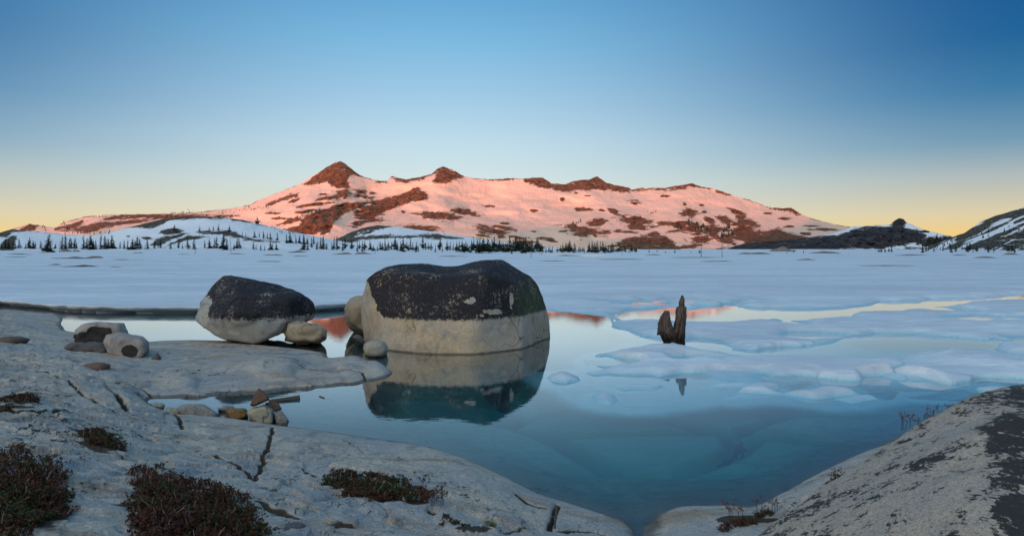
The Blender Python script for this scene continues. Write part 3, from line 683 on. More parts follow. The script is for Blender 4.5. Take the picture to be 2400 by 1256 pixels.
POOL = [PG(p) for p in (
    [(1440,736),(1500,725),(1565,724),(1640,733),(1720,738),(1800,745),(1760,757),(1660,758),(1560,753),(1470,751)],
    [(1855,748),(1900,731),(1990,719),(2100,709),(2200,702),(2300,696),(2400,690),(2560,682),(2560,704),(2400,703),(2300,711),(2180,722),(2050,733),(1950,738),(1900,750)],
    [(1805,757),(1840,752),(1890,758),(1910,765),(1870,768)],
    [(1490,800),(1530,793),(1555,796),(1560,808),(1500,815)],
    [(1600,800),(1640,794),(1670,797),(1705,815),(1690,826),(1650,824),(1600,812)],
    [(1700,824),(1750,820),(1810,824),(1790,835),(1730,834)],
    [(1595,842),(1625,838),(1690,841),(1665,850),(1610,851)],
    [(1835,790),(1870,782),(1930,782),(2000,786),(1960,792),(1880,796)],
    [(1945,812),(1990,795),(2060,783),(2150,785),(2250,793),(2330,800),(2290,818),(2220,826),(2120,838),(2010,838),(1960,826)],
    [(2200,745),(2290,738),(2330,745),(2280,758),(2220,756)], [(1500,703),(1600,700),(1710,703),(1650,709),(1540,709)], [(1640,720),(1700,716),(1760,721),(1700,725)])]
SHELF = PG([(1300,905),(1296,880),(1310,868),(1350,862),(1380,850),(1376,838),(1400,825),(1480,800),(1500,770),(1500,700),(2700,700),(2700,930),(2350,915),(2250,916),(2170,925),(2110,935),(2020,951),(1950,957),(1900,952),(1840,946),(1760,944),(1680,946),(1600,955),(1540,967),(1480,968),(1420,960),(1380,950),(1350,935),(1325,915)])
PUFF = [(1500,840,60,.05),(1580,822,70,.05),(1650,860,70,.04),(1800,860,90,.05),(1900,880,70,.03),(2000,862,80,.05),(2080,852,60,.03),(2110,885,60,.06),(2230,845,80,.11),(2170,890,60,.05),(2350,820,60,.06),(1910,905,40,.05),
        (1520,785,90,.05),(1700,783,80,.06),(1860,770,90,.05),(2000,765,90,.04),(2200,770,110,.06),(2350,775,80,.08),(1320,884,40,.02),(2380,870,60,.05)]
def ledge_top(X): return .185+.05*fbm(X*.55, X*0+.3, o=3, s=201)
def ice_h(X, Y):
    wx = X+.10*fbm(X*.8, Y*.5, o=3, s=101)*np.clip(Y/10, .6, 3); wy = Y+.22*fbm(X*.7+5, Y*.45, o=3, s=102)*np.clip(Y/10, .6, 4)
    leftside = smooth(-1.1, -1.9, X)
    m = sdf(MAIN, X+(wx-X)*(1-leftside), Y+(wy-Y)*(1-leftside))-.22*leftside
    lt = ledge_top(X)-.006
    main_h = np.where(m > 0, lt*leftside+(1-leftside)*(.05*(1-np.exp(-np.maximum(m, 0)/.30))+.04*(1-np.exp(-np.maximum(m, 0)/1.2))), m*(.22+20*leftside))
    hh = main_h
    for p in ISL:
        d = sdf(p, wx, wy)
        hh = np.maximum(hh, np.where(d > 0, .06*(1-np.exp(-np.maximum(d, 0)/.20)), d*.28))
    s = sdf(SHELF, wx, wy)
    shelf = np.where(s > 0, -.015-.035*np.exp(-np.maximum(s, 0)/.30)+.085*fbm(X*1.0, Y*.5, o=3, s=104), -.05+s*.55)
    hh = np.where(hh < -.05, -.05+(hh+.05)*2.2, hh)
    hh = np.maximum(hh, shelf)
    e = fbm(X*.95+.5*fbm(X*.6, Y*.6, o=2, s=120), Y*.85+.6*fbm(X*.6+7, Y*.6, o=2, s=121), o=3, s=122, g=.45)
    pan = -.035+.10*smooth(-.14, .12, e)
    hh = np.maximum(hh, np.where(e > -.14, pan, -.035+(e+.14)*1.2)-np.maximum(0, .45-s)*.55)
    for p in POOL:
        d = sdf(p, wx, wy)
        depth = np.where(d > 0, -.03-.07*(1-np.exp(-np.maximum(d, 0)/.35)), -.03-d*.35)
        hh = np.where(d > -.6, np.minimum(hh, np.maximum(depth, -.14)), hh)
    puff = 0
    for px, py, w, a in PUFF:
        gx, gy = G(px, py); r = w/F*gy
        puff = puff+a*np.exp(-((X-gx)/r)**2-((Y-gy)/(r*1.5))**2)
    hh = hh + np.where(hh > -.02, puff*smooth(-.02, .05, hh), 0)
    # broken, streaky rotten ice between the pools
    rot = smooth(15, 18, Y)*smooth(23, 20, Y)*smooth(2.2, 3.5, X)*smooth(9.0, 7.0, X)
    hh = hh - rot*.11*smooth(-.05, .30, fbm(X*.9, Y*2.2, o=4, s=105)+.05)
    mp = smooth(.06, .30, fbm(X*.42+3, Y*.36, o=3, s=131))*smooth(1.6, 3.0, X)*smooth(24, 19, Y)*smooth(10.5, 12, Y)
    mp2 = smooth(.12, .30, fbm(X*.8+11, Y*.62, o=3, s=132))*smooth(12.6, 11.6, Y)*smooth(.3, 1.2, X)
    hh = hh - mp*.16 - mp2*.13*(hh > -.02)
    gap = sdf(PG([(1290,726),(1390,737),(1480,772),(1500,800),(1400,830),(1270,835)]), X, Y)
    # drifting shards by the big boulder
    sh = smooth(0, .25, gap)
    und = fbm(X*.45, Y*.22, o=4, s=106)
    calm = smooth(14, 24, Y)
    hh = hh + calm*(.035*und+.02*fbm(X*1.6, Y*.9, o=3, s=107)+.03)*(1-leftside*smooth(1.2, .2, m)) + smooth(40, 160, Y)*(.35*fbm(X*.05, Y*.02, o=4, s=108)-.05)
    sc_ = (1-calm)*(hh > .01)
    hh = hh + sc_*(.014*fbm(X*3, Y*1.8, o=3, s=109)+.035*fbm(X*.9, Y*.7, o=3, s=110))
    hh = np.where(Y > 250, hh+(Y-250)*.012, hh)
    return hh
pxs = np.linspace(-420, 2820, 1080)[None, :]
r1 = np.linspace(985, 700, 250); r2 = np.linspace(699, 600, 90); r3 = HOR+2560/np.linspace(185, 420, 50)
rows = np.concatenate([r1, r2, r3])
IY = (2560/(rows-HOR))[:, None]+0*pxs; IX = (pxs-1200)/F*IY
IZ = np.maximum(ice_h(IX, IY), -.3)
thin = np.exp(-np.maximum(IZ, 0)/.03)*smooth(26, 20, IY)*(IZ > -.5)
lf = smooth(-.3, -1.3, IX); thin = thin*(1-lf)
m_ = sdf(MAIN, IX, IY)
darken = 0*lf
ice = grid_obj('lake_ice', IX, IY, IZ, M_ice, {'thin': thin, 'darken': darken, 'fade': smooth(-.03, -.17, IZ)}, keep=(IZ > -.24)); tag(ice, kind='structure')

# undercut lip of the snow-covered ice along the still pool at left
def ledge():
    e = np.array(MAIN[:16]); xs = np.linspace(-26, -1.0, 1100)
    xs = xs[xs > -26]
    n = len(xs); yb = np.interp(xs, e[:, 0], e[:, 1])
    yb = yb + .16*fbm(xs*.9, xs*0, o=4, s=8)
    top = ledge_top(xs)*np.minimum(1, smooth(-1.0, -1.8, xs)+.25)
    prof = [(.75, 1.0), (.40, 1.0), (.2, 1.0), (.08, 1.0), (.02, .97), (-.01, .88), (0, .74), (.03, .55), (.08, .38), (.16, .25), (.30, .15), (.6, .10), (1.0, .02)]
    X = np.array([xs for _ in prof])
    Y = np.array([yb+o_+.04*fbm(xs*3, xs*0+i*.25, o=3, s=33)*(i > 3) for i, (o_, k) in enumerate(prof)])
    Z = np.array([top*k for o_, k in prof])
    Z[:3] += .002; Z[0] -= .02
    d = np.array([np.full(n, v) for v in (0, 0, 0, .02, .12, .2, .25, .3, .4, .7, .9, 1, 1)])  # tone darkens from the ledge lip down to its underside
    o = grid_obj('ice_ledge', X, Y, Z, M_ice, {'thin': 0*X, 'darken': np.clip(d+.15*fbm(X*2, Z*30, o=3, s=3)*(d > .1), 0, 1), 'fade': 0*X}, flip=True); tag(o, kind='structure')
ledge()

# ------------------------------------------------------------------ boulders and stones
def ico(sub):
    bm = bmesh.new(); bmesh.ops.create_icosphere(bm, subdivisions=sub, radius=1)
    v = np.array([q.co[:] for q in bm.verts]); f = [[w.index for w in p.verts] for p in bm.faces]; bm.free()
    return v, f
ICO = {}
def stone(name, pts, mat, sub=5, p=22, namp=.02, nscale=3., seed=0, post=None, attrs=None, parent=None):
    """Rounded polyhedron round the given corner points, roughened like split and weathered granite."""
    if sub not in ICO: ICO[sub] = ico(sub)
    D, Fc = ICO[sub]
    P = np.array(pts, float)
    bm = bmesh.new(); vs = [bm.verts.new(q) for q in P]
    bmesh.ops.convex_hull(bm, input=vs); bm.normal_update()
    c = (P.max(0)+P.min(0))/2*.5+P.mean(0)*.5
    size = (P.max(0)-P.min(0)).max()
    pl = []
    for f_ in bm.faces:
        n = np.array(f_.normal[:]); d = n @ (np.array(f_.verts[0].co[:])-c)
        if d < 0: n, d = -n, -d
        a = f_.calc_area()
        for q in pl:
            if q[0] @ n > .985: q[0] = (q[0]*q[2]+n*a)/(q[2]+a); q[0] /= np.linalg.norm(q[0]); q[1] = (q[1]*q[2]+d*a)/(q[2]+a); q[2] += a; break
        else: pl.append([n, d, a])
    bm.free()
    Nn = np.array([q[0] for q in pl]); dd = np.array([max(q[1], size*.02) for q in pl])
    s = np.maximum(D @ Nn.T/dd, 1e-6)
    r = ((s**p).sum(1))**(-1/p)
    V = D*r[:, None]
    # refine the spread of vertices is not needed; roughen along the direction from the centre
    q = (V+c)*nscale
    a = size*namp
    n = fbm(q[:, 0], q[:, 1], q[:, 2], o=5, s=seed, g=.55)
    fl = fbm(q[:, 0]*.6+7, q[:, 1]*.6, q[:, 2]*.6, o=2, s=seed+40)*2.4
    step = (smooth(.44, .56, fl-np.floor(fl))-.5)
    V = V + D*(a*n+a*(.8 if len(P) < 40 and nscale > 2.5 else .12)*step)[:, None]
    V = V + c
    if post is not None: V = post(V)
    base = np.array([c[0], c[1], V[:, 2].min()])
    o = mesh_obj(name, V-base, Fc, mat, parent, True, tuple(base))
    if attrs:
        for k, fn in attrs.items():
            at_ = o.data.attributes.new(k, 'FLOAT', 'POINT'); at_.data.foreach_set('value', fn(V).astype(np.float32))
    return o
def pxof(V): return 1200+F*V[:, 0]/V[:, 1], HOR+F*(H-V[:, 2])/V[:, 1]
def Z3(px, Y, z): return ((px-1200)/F*Y, Y, z)

big = [Z3(*q) for q in [
    (905,10.85,-.5),(990,10.45,-.5),(1110,10.35,-.5),(1215,10.9,-.5),(1290,12.5,-.5),(1285,13.6,-.5),(1080,14.3,-.5),(900,13.2,-.5),(862,12.0,-.5),
    (905,10.95,.0),(990,10.5,.0),(1110,10.45,.0),(1220,11.0,.0),(1290,12.5,.1),
    (897,11.05,.56),(1000,10.62,.56),(1130,10.62,.56),(1232,11.3,.56),(1284,12.6,.5),(1270,13.6,.55),(1080,14.1,.56),(880,13.0,.56),(846,12.0,.5)]] + [
    W(862,652,11.9), W(866,660,12.6), W(880,640,11.6), W(905,626,11.9), W(940,618,12.2), W(1000,616,12.6), W(1130,611,12.2), W(1175,608,12.3), W(1205,622,12.3), W(1245,652,12.3), W(1272,690,12.5),
    W(930,650,11.25), W(1140,640,11.0), W(1210,670,11.4), W(1225,640,13.2), W(1170,609,13.2), W(930,620,13.2)]
def bigpost(V):
    px, py = pxof(V)
    V = V.copy()
    top = smooth(.9, 1.35, V[:, 2])
    V[:, 2] -= .085*top*np.exp(-((px-1055)/55)**2)
    return V
def bare_big(V):
    px, py = pxof(V)
    n = fbm(V[:, 0]*5, V[:, 1]*5, V[:, 2]*5, o=5, s=4, g=.7)
    b_ = smooth(897+12, 897-12, px-(py-745)*.30+10+18*n*.6)*(py > 640)      # clean broken face at the left end
    for cx, cy, rx, ry in ((1095,705,22,9),(1140,730,30,6),(1198,690,7,24),(1115,738,20,5)):
        d = ((px-cx)/rx)**2+((py-cy)/ry)**2
        b_ = np.maximum(b_, np.clip((1.0-d+n*2.6)*.5, 0, .5)*(V[:, 1] < 12.6)*1.2)
    return b_
o = stone('lichen_boulder', big, M_boulder, 7, 70, .011, 2.0, 5, bigpost,
          {'bare': bare_big, 'green': lambda V: smooth(1190, 1235, pxof(V)[0])*smooth(1.25, .75, V[:, 2])})
tag(o, 'huge boulder with dark lichen cap and pale tan waterline band, standing in the lake', 'boulder')
b2 = [W(*q) for q in [(480,768,11.4),(530,796,11.3),(612,800,11.2),(655,775,11.2),(668,752,11.2),(560,735,11.0),(500,745,11.2),(457,752,11.8),(462,726,12.0),(738,712,12.0),(736,744,11.9),(700,757,11.6),
      (715,690,11.9),(610,664,12.0),(545,647,12.1),(525,648,12.2),(505,664,12.1),(478,700,12.0),(560,690,11.4),(680,700,11.4),(530,652,13.0),(620,662,13.2),(728,705,13.0),(700,760,13),(480,740,13),(560,790,12.8),(600,803,11.8)]]
o = stone('tilted_boulder', b2, M_boulder2, 6, 70, .014, 3., 9, None, {'bare': lambda V: smooth(500, 470, pxof(V)[0]+.25*(pxof(V)[1]-700)+18*fbm(V[:, 0]*6, V[:, 1]*6, V[:, 2]*6, o=3, s=3))*.7, 'green': lambda V: 0*V[:, 0]})
tag(o, 'tilted grey boulder with black lichen on top, perched on the middle granite slab', 'boulder')

def block(name, label, x0, x1, y0, y1, Y0, Y1, mat, seed, cat='rock', sub=5, p=34, namp=.036, jit=.16, nscale=8., taper=.2, shape=None, **kw):
    rr = random.Random(seed)
    pts = []
    if shape:
        for px, py in shape:
            pts.append(W(px, py, Y0+(Y1-Y0)*.45)); pts.append(W(px+(0.5*(x0+x1)-px)*.2, py+(0.5*(y0+y1)-py)*.25, Y0)); pts.append(W(px+(0.5*(x0+x1)-px)*.25, py+(0.5*(y0+y1)-py)*.2, Y1))
    else:
        w, h = x1-x0, y1-y0
        for Y, k in ((Y0, taper), ((Y0+Y1)/2, 0), (Y1, taper)):
            for fx, fy in ((0, .35), (.2, 0), (.75, 0), (1, .35), (1, .75), (.8, 1), (.2, 1), (0, .75)):
                fx = .5+(fx-.5)*(1-k)+rr.uniform(-jit, jit)*.3; fy = .5+(fy-.5)*(1-k)+rr.uniform(-jit, jit)*.3
                pts.append(W(x0+fx*w, y0+fy*h, Y))
    o = stone(name, pts, mat, sub, p, namp, nscale, seed, **kw)
    tag(o, label, cat); return o
nolich = {'lichen': lambda V: 0*V[:, 0]-1}
block('tan_boulder', 'smooth tan boulder wedged under the right end of the tilted grey boulder', 666, 766, 750, 812, 11.1, 12.0, M_tan, 3, 'boulder', p=34, nscale=4, shape=[(667,775),(672,755),(700,751),(745,762),(765,775),(766,795),(750,806),(700,808),(668,800)])
block('leaning_boulder', 'pale brown boulder leaning behind the left end of the huge lichen boulder', 806, 900, 694, 790, 12.4, 13.8, M_tan, 4, 'boulder', p=16, nscale=3, shape=[(806,725),(815,705),(835,695),(880,690),(900,740),(880,790),(835,785),(815,765)])
block('cobble', 'round pale pebble-like cobble at the foot of the huge lichen boulder', 848, 913, 794, 842, 10.1, 10.7, M_cream, 5, 'stone', p=7, nscale=5, namp=.008)
block('dark_cobble', 'small dark flat stone in the water between the cobble and the leaning boulder', 826, 852, 784, 806, 11.2, 11.7, M_darkrock, 6, 'stone', sub=4, shape=[(826,789),(838,784),(850,790),(853,804),(838,802)])
def black_patch(V):
    px, py = pxof(V); n = fbm(V[:, 0]*9, V[:, 1]*9, V[:, 2]*9, o=3, s=2)
    d = np.minimum(((px-228)/38)**2+((py-785)/22)**2, ((px-190)/22)**2+((py-795)/16)**2)
    return np.clip((1.0-d+n*.5)*5, -1.5, 2.)
def grey_patch(V):
    px, py = pxof(V); n = fbm(V[:, 0]*9, V[:, 1]*9, V[:, 2]*9, o=3, s=2)
    d = ((px-305)/22)**2+((py-823)/16)**2
    return np.clip((1.0-d+n*.3)*5, -1.5, 1.2)
block('patched_boulder', 'low pinkish boulder with a large black lichen patch on its front', 171, 302, 757, 808, 10.9, 11.9, M_patch, 7, 'boulder', p=44, nscale=5, namp=.026, shape=[(171,790),(176,772),(196,760),(230,756),(290,759),(300,780),(296,806),(240,808),(178,804)], attrs={'lichen': black_patch})
block('cream_boulder', 'cream boulder with a round grey patch, resting before the black-patched boulder', 238, 353, 780, 852, 9.5, 10.2, M_patch, 8, 'boulder', p=44, nscale=5, namp=.026, shape=[(240,802),(250,783),(285,781),(335,788),(349,800),(352,825),(335,846),(300,849),(262,840),(252,830)], attrs={'lichen': grey_patch})
block('flat_stone', 'dark wet slab of stone lying flat under the two left boulders', 148, 262, 803, 840, 9.9, 10.6, M_darkrock, 9, 'stone', p=22, nscale=6, shape=[(148,813),(165,804),(250,803),(262,820),(255,838),(210,832),(160,824)])
block('wedge_stone', 'small dark wedge of stone beside a puddle right of the cream boulder', 350, 377, 822, 852, 9.4, 9.8, M_darkrock, 10, 'stone', sub=4, shape=[(350,845),(368,826),(377,838),(374,850),(352,851)])
cy = 6.25
block('cream_block', 'angular cream block of rock supporting the small stone pile', 577, 646, 946, 1006, cy, cy+.35, M_cream, 12, 'stone', p=34, namp=.012, nscale=12, shape=[(577,968),(590,955),(622,947),(640,958),(645,985),(642,1005),(612,1004),(592,988)])
block('pointed_stone', 'pointed grey and rust stone balanced on top of the stone pile', 585, 632, 908, 954, cy+.05, cy+.25, M_rust, 13, 'stone', p=34, namp=.015, nscale=14, shape=[(585,951),(606,909),(614,914),(628,924),(632,936),(615,944),(592,953)])
block('rust_stone', 'small reddish stone tucked into the right side of the stone pile', 620, 661, 940, 966, cy+.15, cy+.36, M_rust, 14, 'stone', sub=4, p=34, nscale=14, shape=[(620,944),(645,941),(655,948),(661,959),(650,965),(635,960)])
block('dark_stone', 'dark purple-grey stone leaning at the right foot of the stone pile', 642, 677, 958, 1010, cy+.02, cy+.3, M_greyrock, 15, 'stone', p=34, nscale=12, shape=[(642,966),(658,962),(668,975),(676,990),(676,1008),(645,1006)])
block('ochre_stone', 'wet ochre stone left of the stone pile at the water edge', 529, 584, 955, 986, cy+.2, cy+.5, M_orange, 16, 'stone', p=20, nscale=12, shape=[(530,962),(545,955),(575,957),(583,966),(578,980),(560,986),(532,978)])
block('slate_stone', 'thin grey stone behind the wet ochre stone', 509, 552, 950, 972, cy+.5, cy+.75, M_greyrock, 17, 'stone', sub=4, p=30, nscale=12, shape=[(509,957),(528,951),(548,954),(550,966),(532,970)])
block('long_rock', 'long low brown rock lying in the narrow water channel', 408, 520, 946, 984, 6.35, 6.9, M_greyrock, 18, 'rock', p=20, nscale=6, shape=[(408,962),(425,948),(440,947),(478,949),(505,964),(520,977),(500,984),(430,980)])
block('shore_stone', 'pale rounded stone on the tip of the near slab beside the channel', 352, 388, 944, 968, 6.9, 7.2, M_cream, 19, 'stone', sub=4, p=12, nscale=8)
block('split_stone', 'small broken pale stone on the near slab left of the long low rock', 385, 420, 955, 985, 6.45, 6.75, M_cream, 20, 'stone', sub=4, p=28, nscale=8)
for k, (px, py, w, h, lab) in enumerate([(690,1238,22,12,'dark chip of rock lying right of the large bottom shrub'),(640,1150,8,5,'tiny dark pebble on the near slab above the large bottom shrub'),
        (1435,1200,14,9,'small grey stone just under the water off the near slab'),(60,925,20,9,'small pale loose stone near the little dry shrub at far left'),(225,860,26,10,'brown loose rock on the left shore slab below the flat stone'),(20,800,34,11,'low brown rock beside a small puddle at the left edge')]):
    gx, gy, gz = at(px, py)
    s_ = w/F*gy
    pts = [(gx+s_*a*random.uniform(.8, 1.1), gy+s_*b_*random.uniform(.7, 1), gz+h/F*gy*c) for a in (-1, 1) for b_ in (-1, 1) for c in (-.6, .7)]+[(gx-s_*1.2, gy, gz), (gx+s_*1.15, gy, gz+.1*s_), (gx, gy, gz+h/F*gy*1.1)]
    o = stone('loose_stone', pts, [M_darkrock, M_darkrock, M_greyrock, M_cream, M_rust, M_rust][k], 3, 20, .02, 10, 50+k)
    tag(o, lab, 'stone')

right = [W(*q) for q in [(1740,1270,3.35),(1800,1235,3.45),(1900,1165,3.6),(2050,1078,3.7),(2200,1032,3.4),(2290,1004,3.1),(2320,995,2.95),(2400,962,3.0),(2700,930,3.1),(3000,1000,3.0)]] + \
        [Z3(2345,2.05,.73), Z3(2480,1.5,.55), Z3(1980,2.0,.30), Z3(2650,2.0,.5), Z3(3000,2.4,.4), Z3(1700,3.2,-.3), Z3(2000,1.9,-.3), Z3(2500,1.3,-.3), Z3(3200,2.,-.3), Z3(3000,4.2,-.3), Z3(2100,4.3,-.3), Z3(2600,3.9,.7), Z3(2150,3.8,.40)]
o = stone('spotted_boulder', right, M_right, 7, 40, .008, 2.2, 33, None, {'lichen': lambda V: -.08+.46*smooth(2285, 2345, pxof(V)[0]+10*fbm(V[:, 0]*8, V[:, 1]*8, V[:, 2]*8, o=3, s=3)+.02*(1100-pxof(V)[1]))+.22*np.exp(-((pxof(V)[1]-(1256-(pxof(V)[0]-1740)*.42))/26)**2)})  # right face darkened by lichen, with its turned-away shade put into that colour
tag(o, 'large tan boulder with black lichen spots and a dark right face, bottom right corner', 'boulder')
rear = [W(*q) for q in [(1990,1100,4.4),(2040,1066,4.4),(2120,1012,4.5),(2180,968,4.6),(2240,944,4.6),(2300,925,4.6),(2400,896,4.7),(2700,850,5.0),(3000,900,5.0)]] + \
       [Z3(2150,4.0,.35), Z3(2400,3.8,.65), Z3(2900,3.9,.6), Z3(1980,4.2,-.4), Z3(2400,3.6,-.3), Z3(3000,3.8,-.4), Z3(3000,6.4,-.5), Z3(2200,5.6,-.5), Z3(2500,5.8,.4)]
o = stone('rear_boulder', rear, M_right, 6, 40, .010, 2.4, 37, None, {'lichen': lambda V: .02+.25*smooth(2250, 2400, pxof(V)[0])*smooth(.5, .8, V[:, 2])})
tag(o, 'tan boulder with black lichen blotches behind the large spotted boulder at right', 'boulder')

# ------------------------------------------------------------------ stump, sticks
def stump():
    gy = 11.45; k = gy/F; gx = (1578-1200)*k; zb = H-(812-HOR)*k
    root = empty('tree_stump', (gx, gy, zb-.3))
    def prong(prof, seed, dep):
        P = np.array(prof, float); zs = H-(P[:, 0]-HOR)*k; xl = (P[:, 1]-1200)*k-gx; xr = (P[:, 2]-1200)*k-gx
        nz, na = 90, 72; z = np.linspace(zs.min(), zs.max(), nz); o_ = np.argsort(zs)
        L_ = np.interp(z, zs[o_], xl[o_]); R_ = np.interp(z, zs[o_], xr[o_]); V, Fc = [], []
        a = np.linspace(0, 2*np.pi, na, endpoint=False)
        for j in range(nz):
            c = (L_[j]+R_[j])/2; w = max((R_[j]-L_[j])/2, .004); d = min(dep, w*1.4+.02)
            g = 1+.24*fbm(np.cos(a)*3.2, np.sin(a)*3.2, z[j]*2.0, o=4, s=seed)+.18*fbm(np.cos(a)*7, np.sin(a)*7, z[j]*9, o=3, s=seed+9)
            g -= .16*np.maximum(0, fbm(np.cos(a)*5.5, np.sin(a)*5.5, z[j]*1.1, o=2, s=seed+3)-.1)*3
            for i in range(na): V.append((c+w*math.cos(a[i])*g[i], d*math.sin(a[i])*g[i], z[j]-zb+.3+.012*g[i]))
        for j in range(nz-1):
            for i in range(na): Fc.append((j*na+i, j*na+(i+1) % na, (j+1)*na+(i+1) % na, (j+1)*na+i))
        Fc.append(tuple((nz-1)*na+i for i in range(na)))
        mesh_obj('prong', V, Fc, M_wood, root, True)
    prong([(855,1572,1606),(812,1573,1604),(795,1572,1604),(783,1576,1606),(765,1580,1606),(745,1583,1607),(732,1584,1608),(725,1586,1608),(721,1588,1608),(720,1592,1604),(712,1591,1604),(705,1593,1604),(700,1595,1603),(694,1597,1601)], 5, .13)
    prong([(855,1560,1600),(812,1557,1600),(795,1551,1598),(785,1546,1594),(776,1540,1586),(768,1543,1576),(755,1545,1572),(745,1548,1570),(738,1553,1569),(733,1557,1569),(730,1559,1568)], 25, .13)
    for (px, py, w, h) in ((1593,722,3,9),(1605,724,3,8),(1548,758,4,8),(1586,727,3,8),(1566,732,2,7),(1543,778,4,9),(1606,752,3,8)):
        V = []; x0 = (px-1200)*k-gx; z0 = H-(py-HOR)*k-zb+.3
        for q in range(5):
            an = q*2*math.pi/5; V.append((x0+w*k*math.cos(an), .02+w*k*math.sin(an), z0-h*k*.8))
        V.append((x0+random.uniform(-1, 1)*k*2, .01, z0+h*k*.6))
        mesh_obj('splinter', V, [(q, (q+1) % 5, 5) for q in range(5)], M_wood, root)
    tag(root, 'weathered two-pronged tree stump standing up through the melting lake ice', 'stump')
stump()
def tube(V, Fc, p0, p1, r0, r1, n=5):
    a = np.array(p0, float); b = np.array(p1, float); d = b-a; L_ = np.linalg.norm(d)+1e-9; d = d/L_
    u = np.cross(d, (0, 0, 1.)) if abs(d[2]) < .9 else np.cross(d, (1., 0, 0)); u /= np.linalg.norm(u); w = np.cross(d, u)
    b0 = len(V)
    for c, r in ((a, r0), (b, r1)):
        for q in range(n):
            an = q*2*math.pi/n; V.append(tuple(c+r*(math.cos(an)*u+math.sin(an)*w)))
    for q in range(n): Fc.append((b0+q, b0+(q+1) % n, b0+n+(q+1) % n, b0+n+q))
    Fc.append(tuple(b0+n+q for q in range(n))); Fc.append(tuple(b0+n-1-q for q in range(n)))
a = G(630, 942); b = G(702, 934); V = []; Fc = []
for k in range(6):
    t0, t1 = k/6, (k+1)/6
    w0 = .018+.014*t0+random.uniform(-.002, .002); w1 = .018+.014*t1
    tube(V, Fc, (a[0]+(b[0]-a[0])*t0, a[1]+(b[1]-a[1])*t0, .006), (a[0]+(b[0]-a[0])*t1, a[1]+(b[1]-a[1])*t1, .008), w0, w1, 7)
tag(mesh_obj('driftwood', V, Fc, M_dead), 'grey floating piece of driftwood beside the stone pile', 'driftwood')
a = G(749, 929); b = G(760, 933); V = []; Fc = []; tube(V, Fc, (a[0], a[1], .004), (b[0], b[1], .004), .008, .006)
tag(mesh_obj('wood_chip', V, Fc, M_dead), 'small chip of wood floating on the calm water right of the driftwood', 'wood chip')
gx, gy, gz = at(1299, 1238); V = []; Fc = []
tube(V, Fc, (0, 0, -.03), (.006, 0, .05), .007, .006); tube(V, Fc, (.006, 0, .05), (.012, .0, .095), .006, .005); tube(V, Fc, (.012, 0, .095), (.014, 0, .125), .005, .002); tube(V, Fc, (.006, 0, .05), (-.012, 0, .07), .004, .002)
tag(mesh_obj('burnt_twig', V, Fc, M_darkrock, loc=(gx, gy, gz)), 'upright black twig wedged in a crack of the near slab', 'twig')

# ------------------------------------------------------------------ shrubs and dry plants
def shrub(name, label, blobs, hgt, nleaf, ntwig, green, seed, leaf=.0085, pale=.15, cat='shrub'):
    rr = random.Random(seed)
    cx = sum(b_[0] for b_ in blobs)/len(blobs); cyy = sum(b_[1] for b_ in blobs)/len(blobs)
    ox, oy, oz = at(cx, cyy)
    root = empty(name, (ox, oy, oz)); tag(root, label, cat)
    pts = []
    tot = sum(b_[2]*b_[3] for b_ in blobs)
    XY = []
    for b_ in blobs:
        n = int(nleaf/9*b_[2]*b_[3]/tot)+2
        for _ in range(n):
            a = rr.uniform(0, 6.283); r = math.sqrt(rr.random())
            XY.append((b_[0]+b_[2]*r*math.cos(a), b_[1]+b_[3]*r*math.sin(a), 1-r*r))
    P = np.array(XY); z = np.full(len(P), .3)
    for _ in range(14):
        Y = F*(H-z)/(P[:, 1]-HOR); X = (P[:, 0]-1200)/F*Y; z = .5*z+.5*base_h(X, Y)
    z = rock_h(X, Y)
    VL, FL, mi, VT, FT, VP, FP = [], [], [], [], [], [], []
    hn = fbm(X*7, Y*7, o=2, s=seed)
    gn = fbm(X*6+3, Y*6, o=3, s=seed+1)
    for i in range(len(P)):
        h0 = hgt*(.35+.65*P[i, 2]**.6)*(1+.55*hn[i])
        bx, by, bz = X[i]-ox, Y[i]-oy, z[i]-oz
        g = rr.random() < min(max(green+1.1*gn[i], .03), .97)
        tx, ty = bx+rr.gauss(0, hgt*.35), by+rr.gauss(0, hgt*.35)
        if i % 2 == 0 and len(FT) < ntwig*5:
            mx_, my_ = (bx+tx)/2+rr.gauss(0, .01), (by+ty)/2+rr.gauss(0, .01)
            VV, FF = (VP, FP) if rr.random() < pale else (VT, FT)
            ex = rr.uniform(.8, 1.25) if rr.random() > .04 else rr.uniform(1.3, 1.9)
            tube(VV, FF, (bx, by, bz-.005), (mx_, my_, bz+h0*.55), .0022, .0016, 3)
            tube(VV, FF, (mx_, my_, bz+h0*.55), (tx, ty, bz+h0*ex), .0016, .0008, 3)
        for _ in range(9):
            t = rr.random()**.7
            c = (bx+(tx-bx)*t+rr.gauss(0, hgt*.12), by+(ty-by)*t+rr.gauss(0, hgt*.12), bz+h0*t*1.02+rr.gauss(0, hgt*.05))
            u = np.array([rr.gauss(0, 1) for _ in range(3)]); u /= np.linalg.norm(u)
            w = np.cross(u, [rr.gauss(0, 1) for _ in range(3)]); w /= np.linalg.norm(w)+1e-9
            s_ = leaf*rr.uniform(.5, 1.2)
            b0 = len(VL); c = np.array(c)
            VL += [tuple(c-u*s_), tuple(c+w*s_*.45), tuple(c+u*s_), tuple(c-w*s_*.45)]
            FL.append((b0, b0+1, b0+2, b0+3)); mi.append(0 if g else 1)
    f_ = mesh_obj('foliage', VL, FL, M_leafg, root); f_['kind'] = 'stuff'
    f_.data.materials.append(M_leafr); f_.data.polygons.foreach_set('material_index', np.array(mi, np.int32))
    t_ = mesh_obj('twigs', VT, FT, M_twig, root); t_['kind'] = 'stuff'
    if VP: t2 = mesh_obj('dead_twigs', VP, FP, M_pale_twig, root); t2['kind'] = 'stuff'
    return root
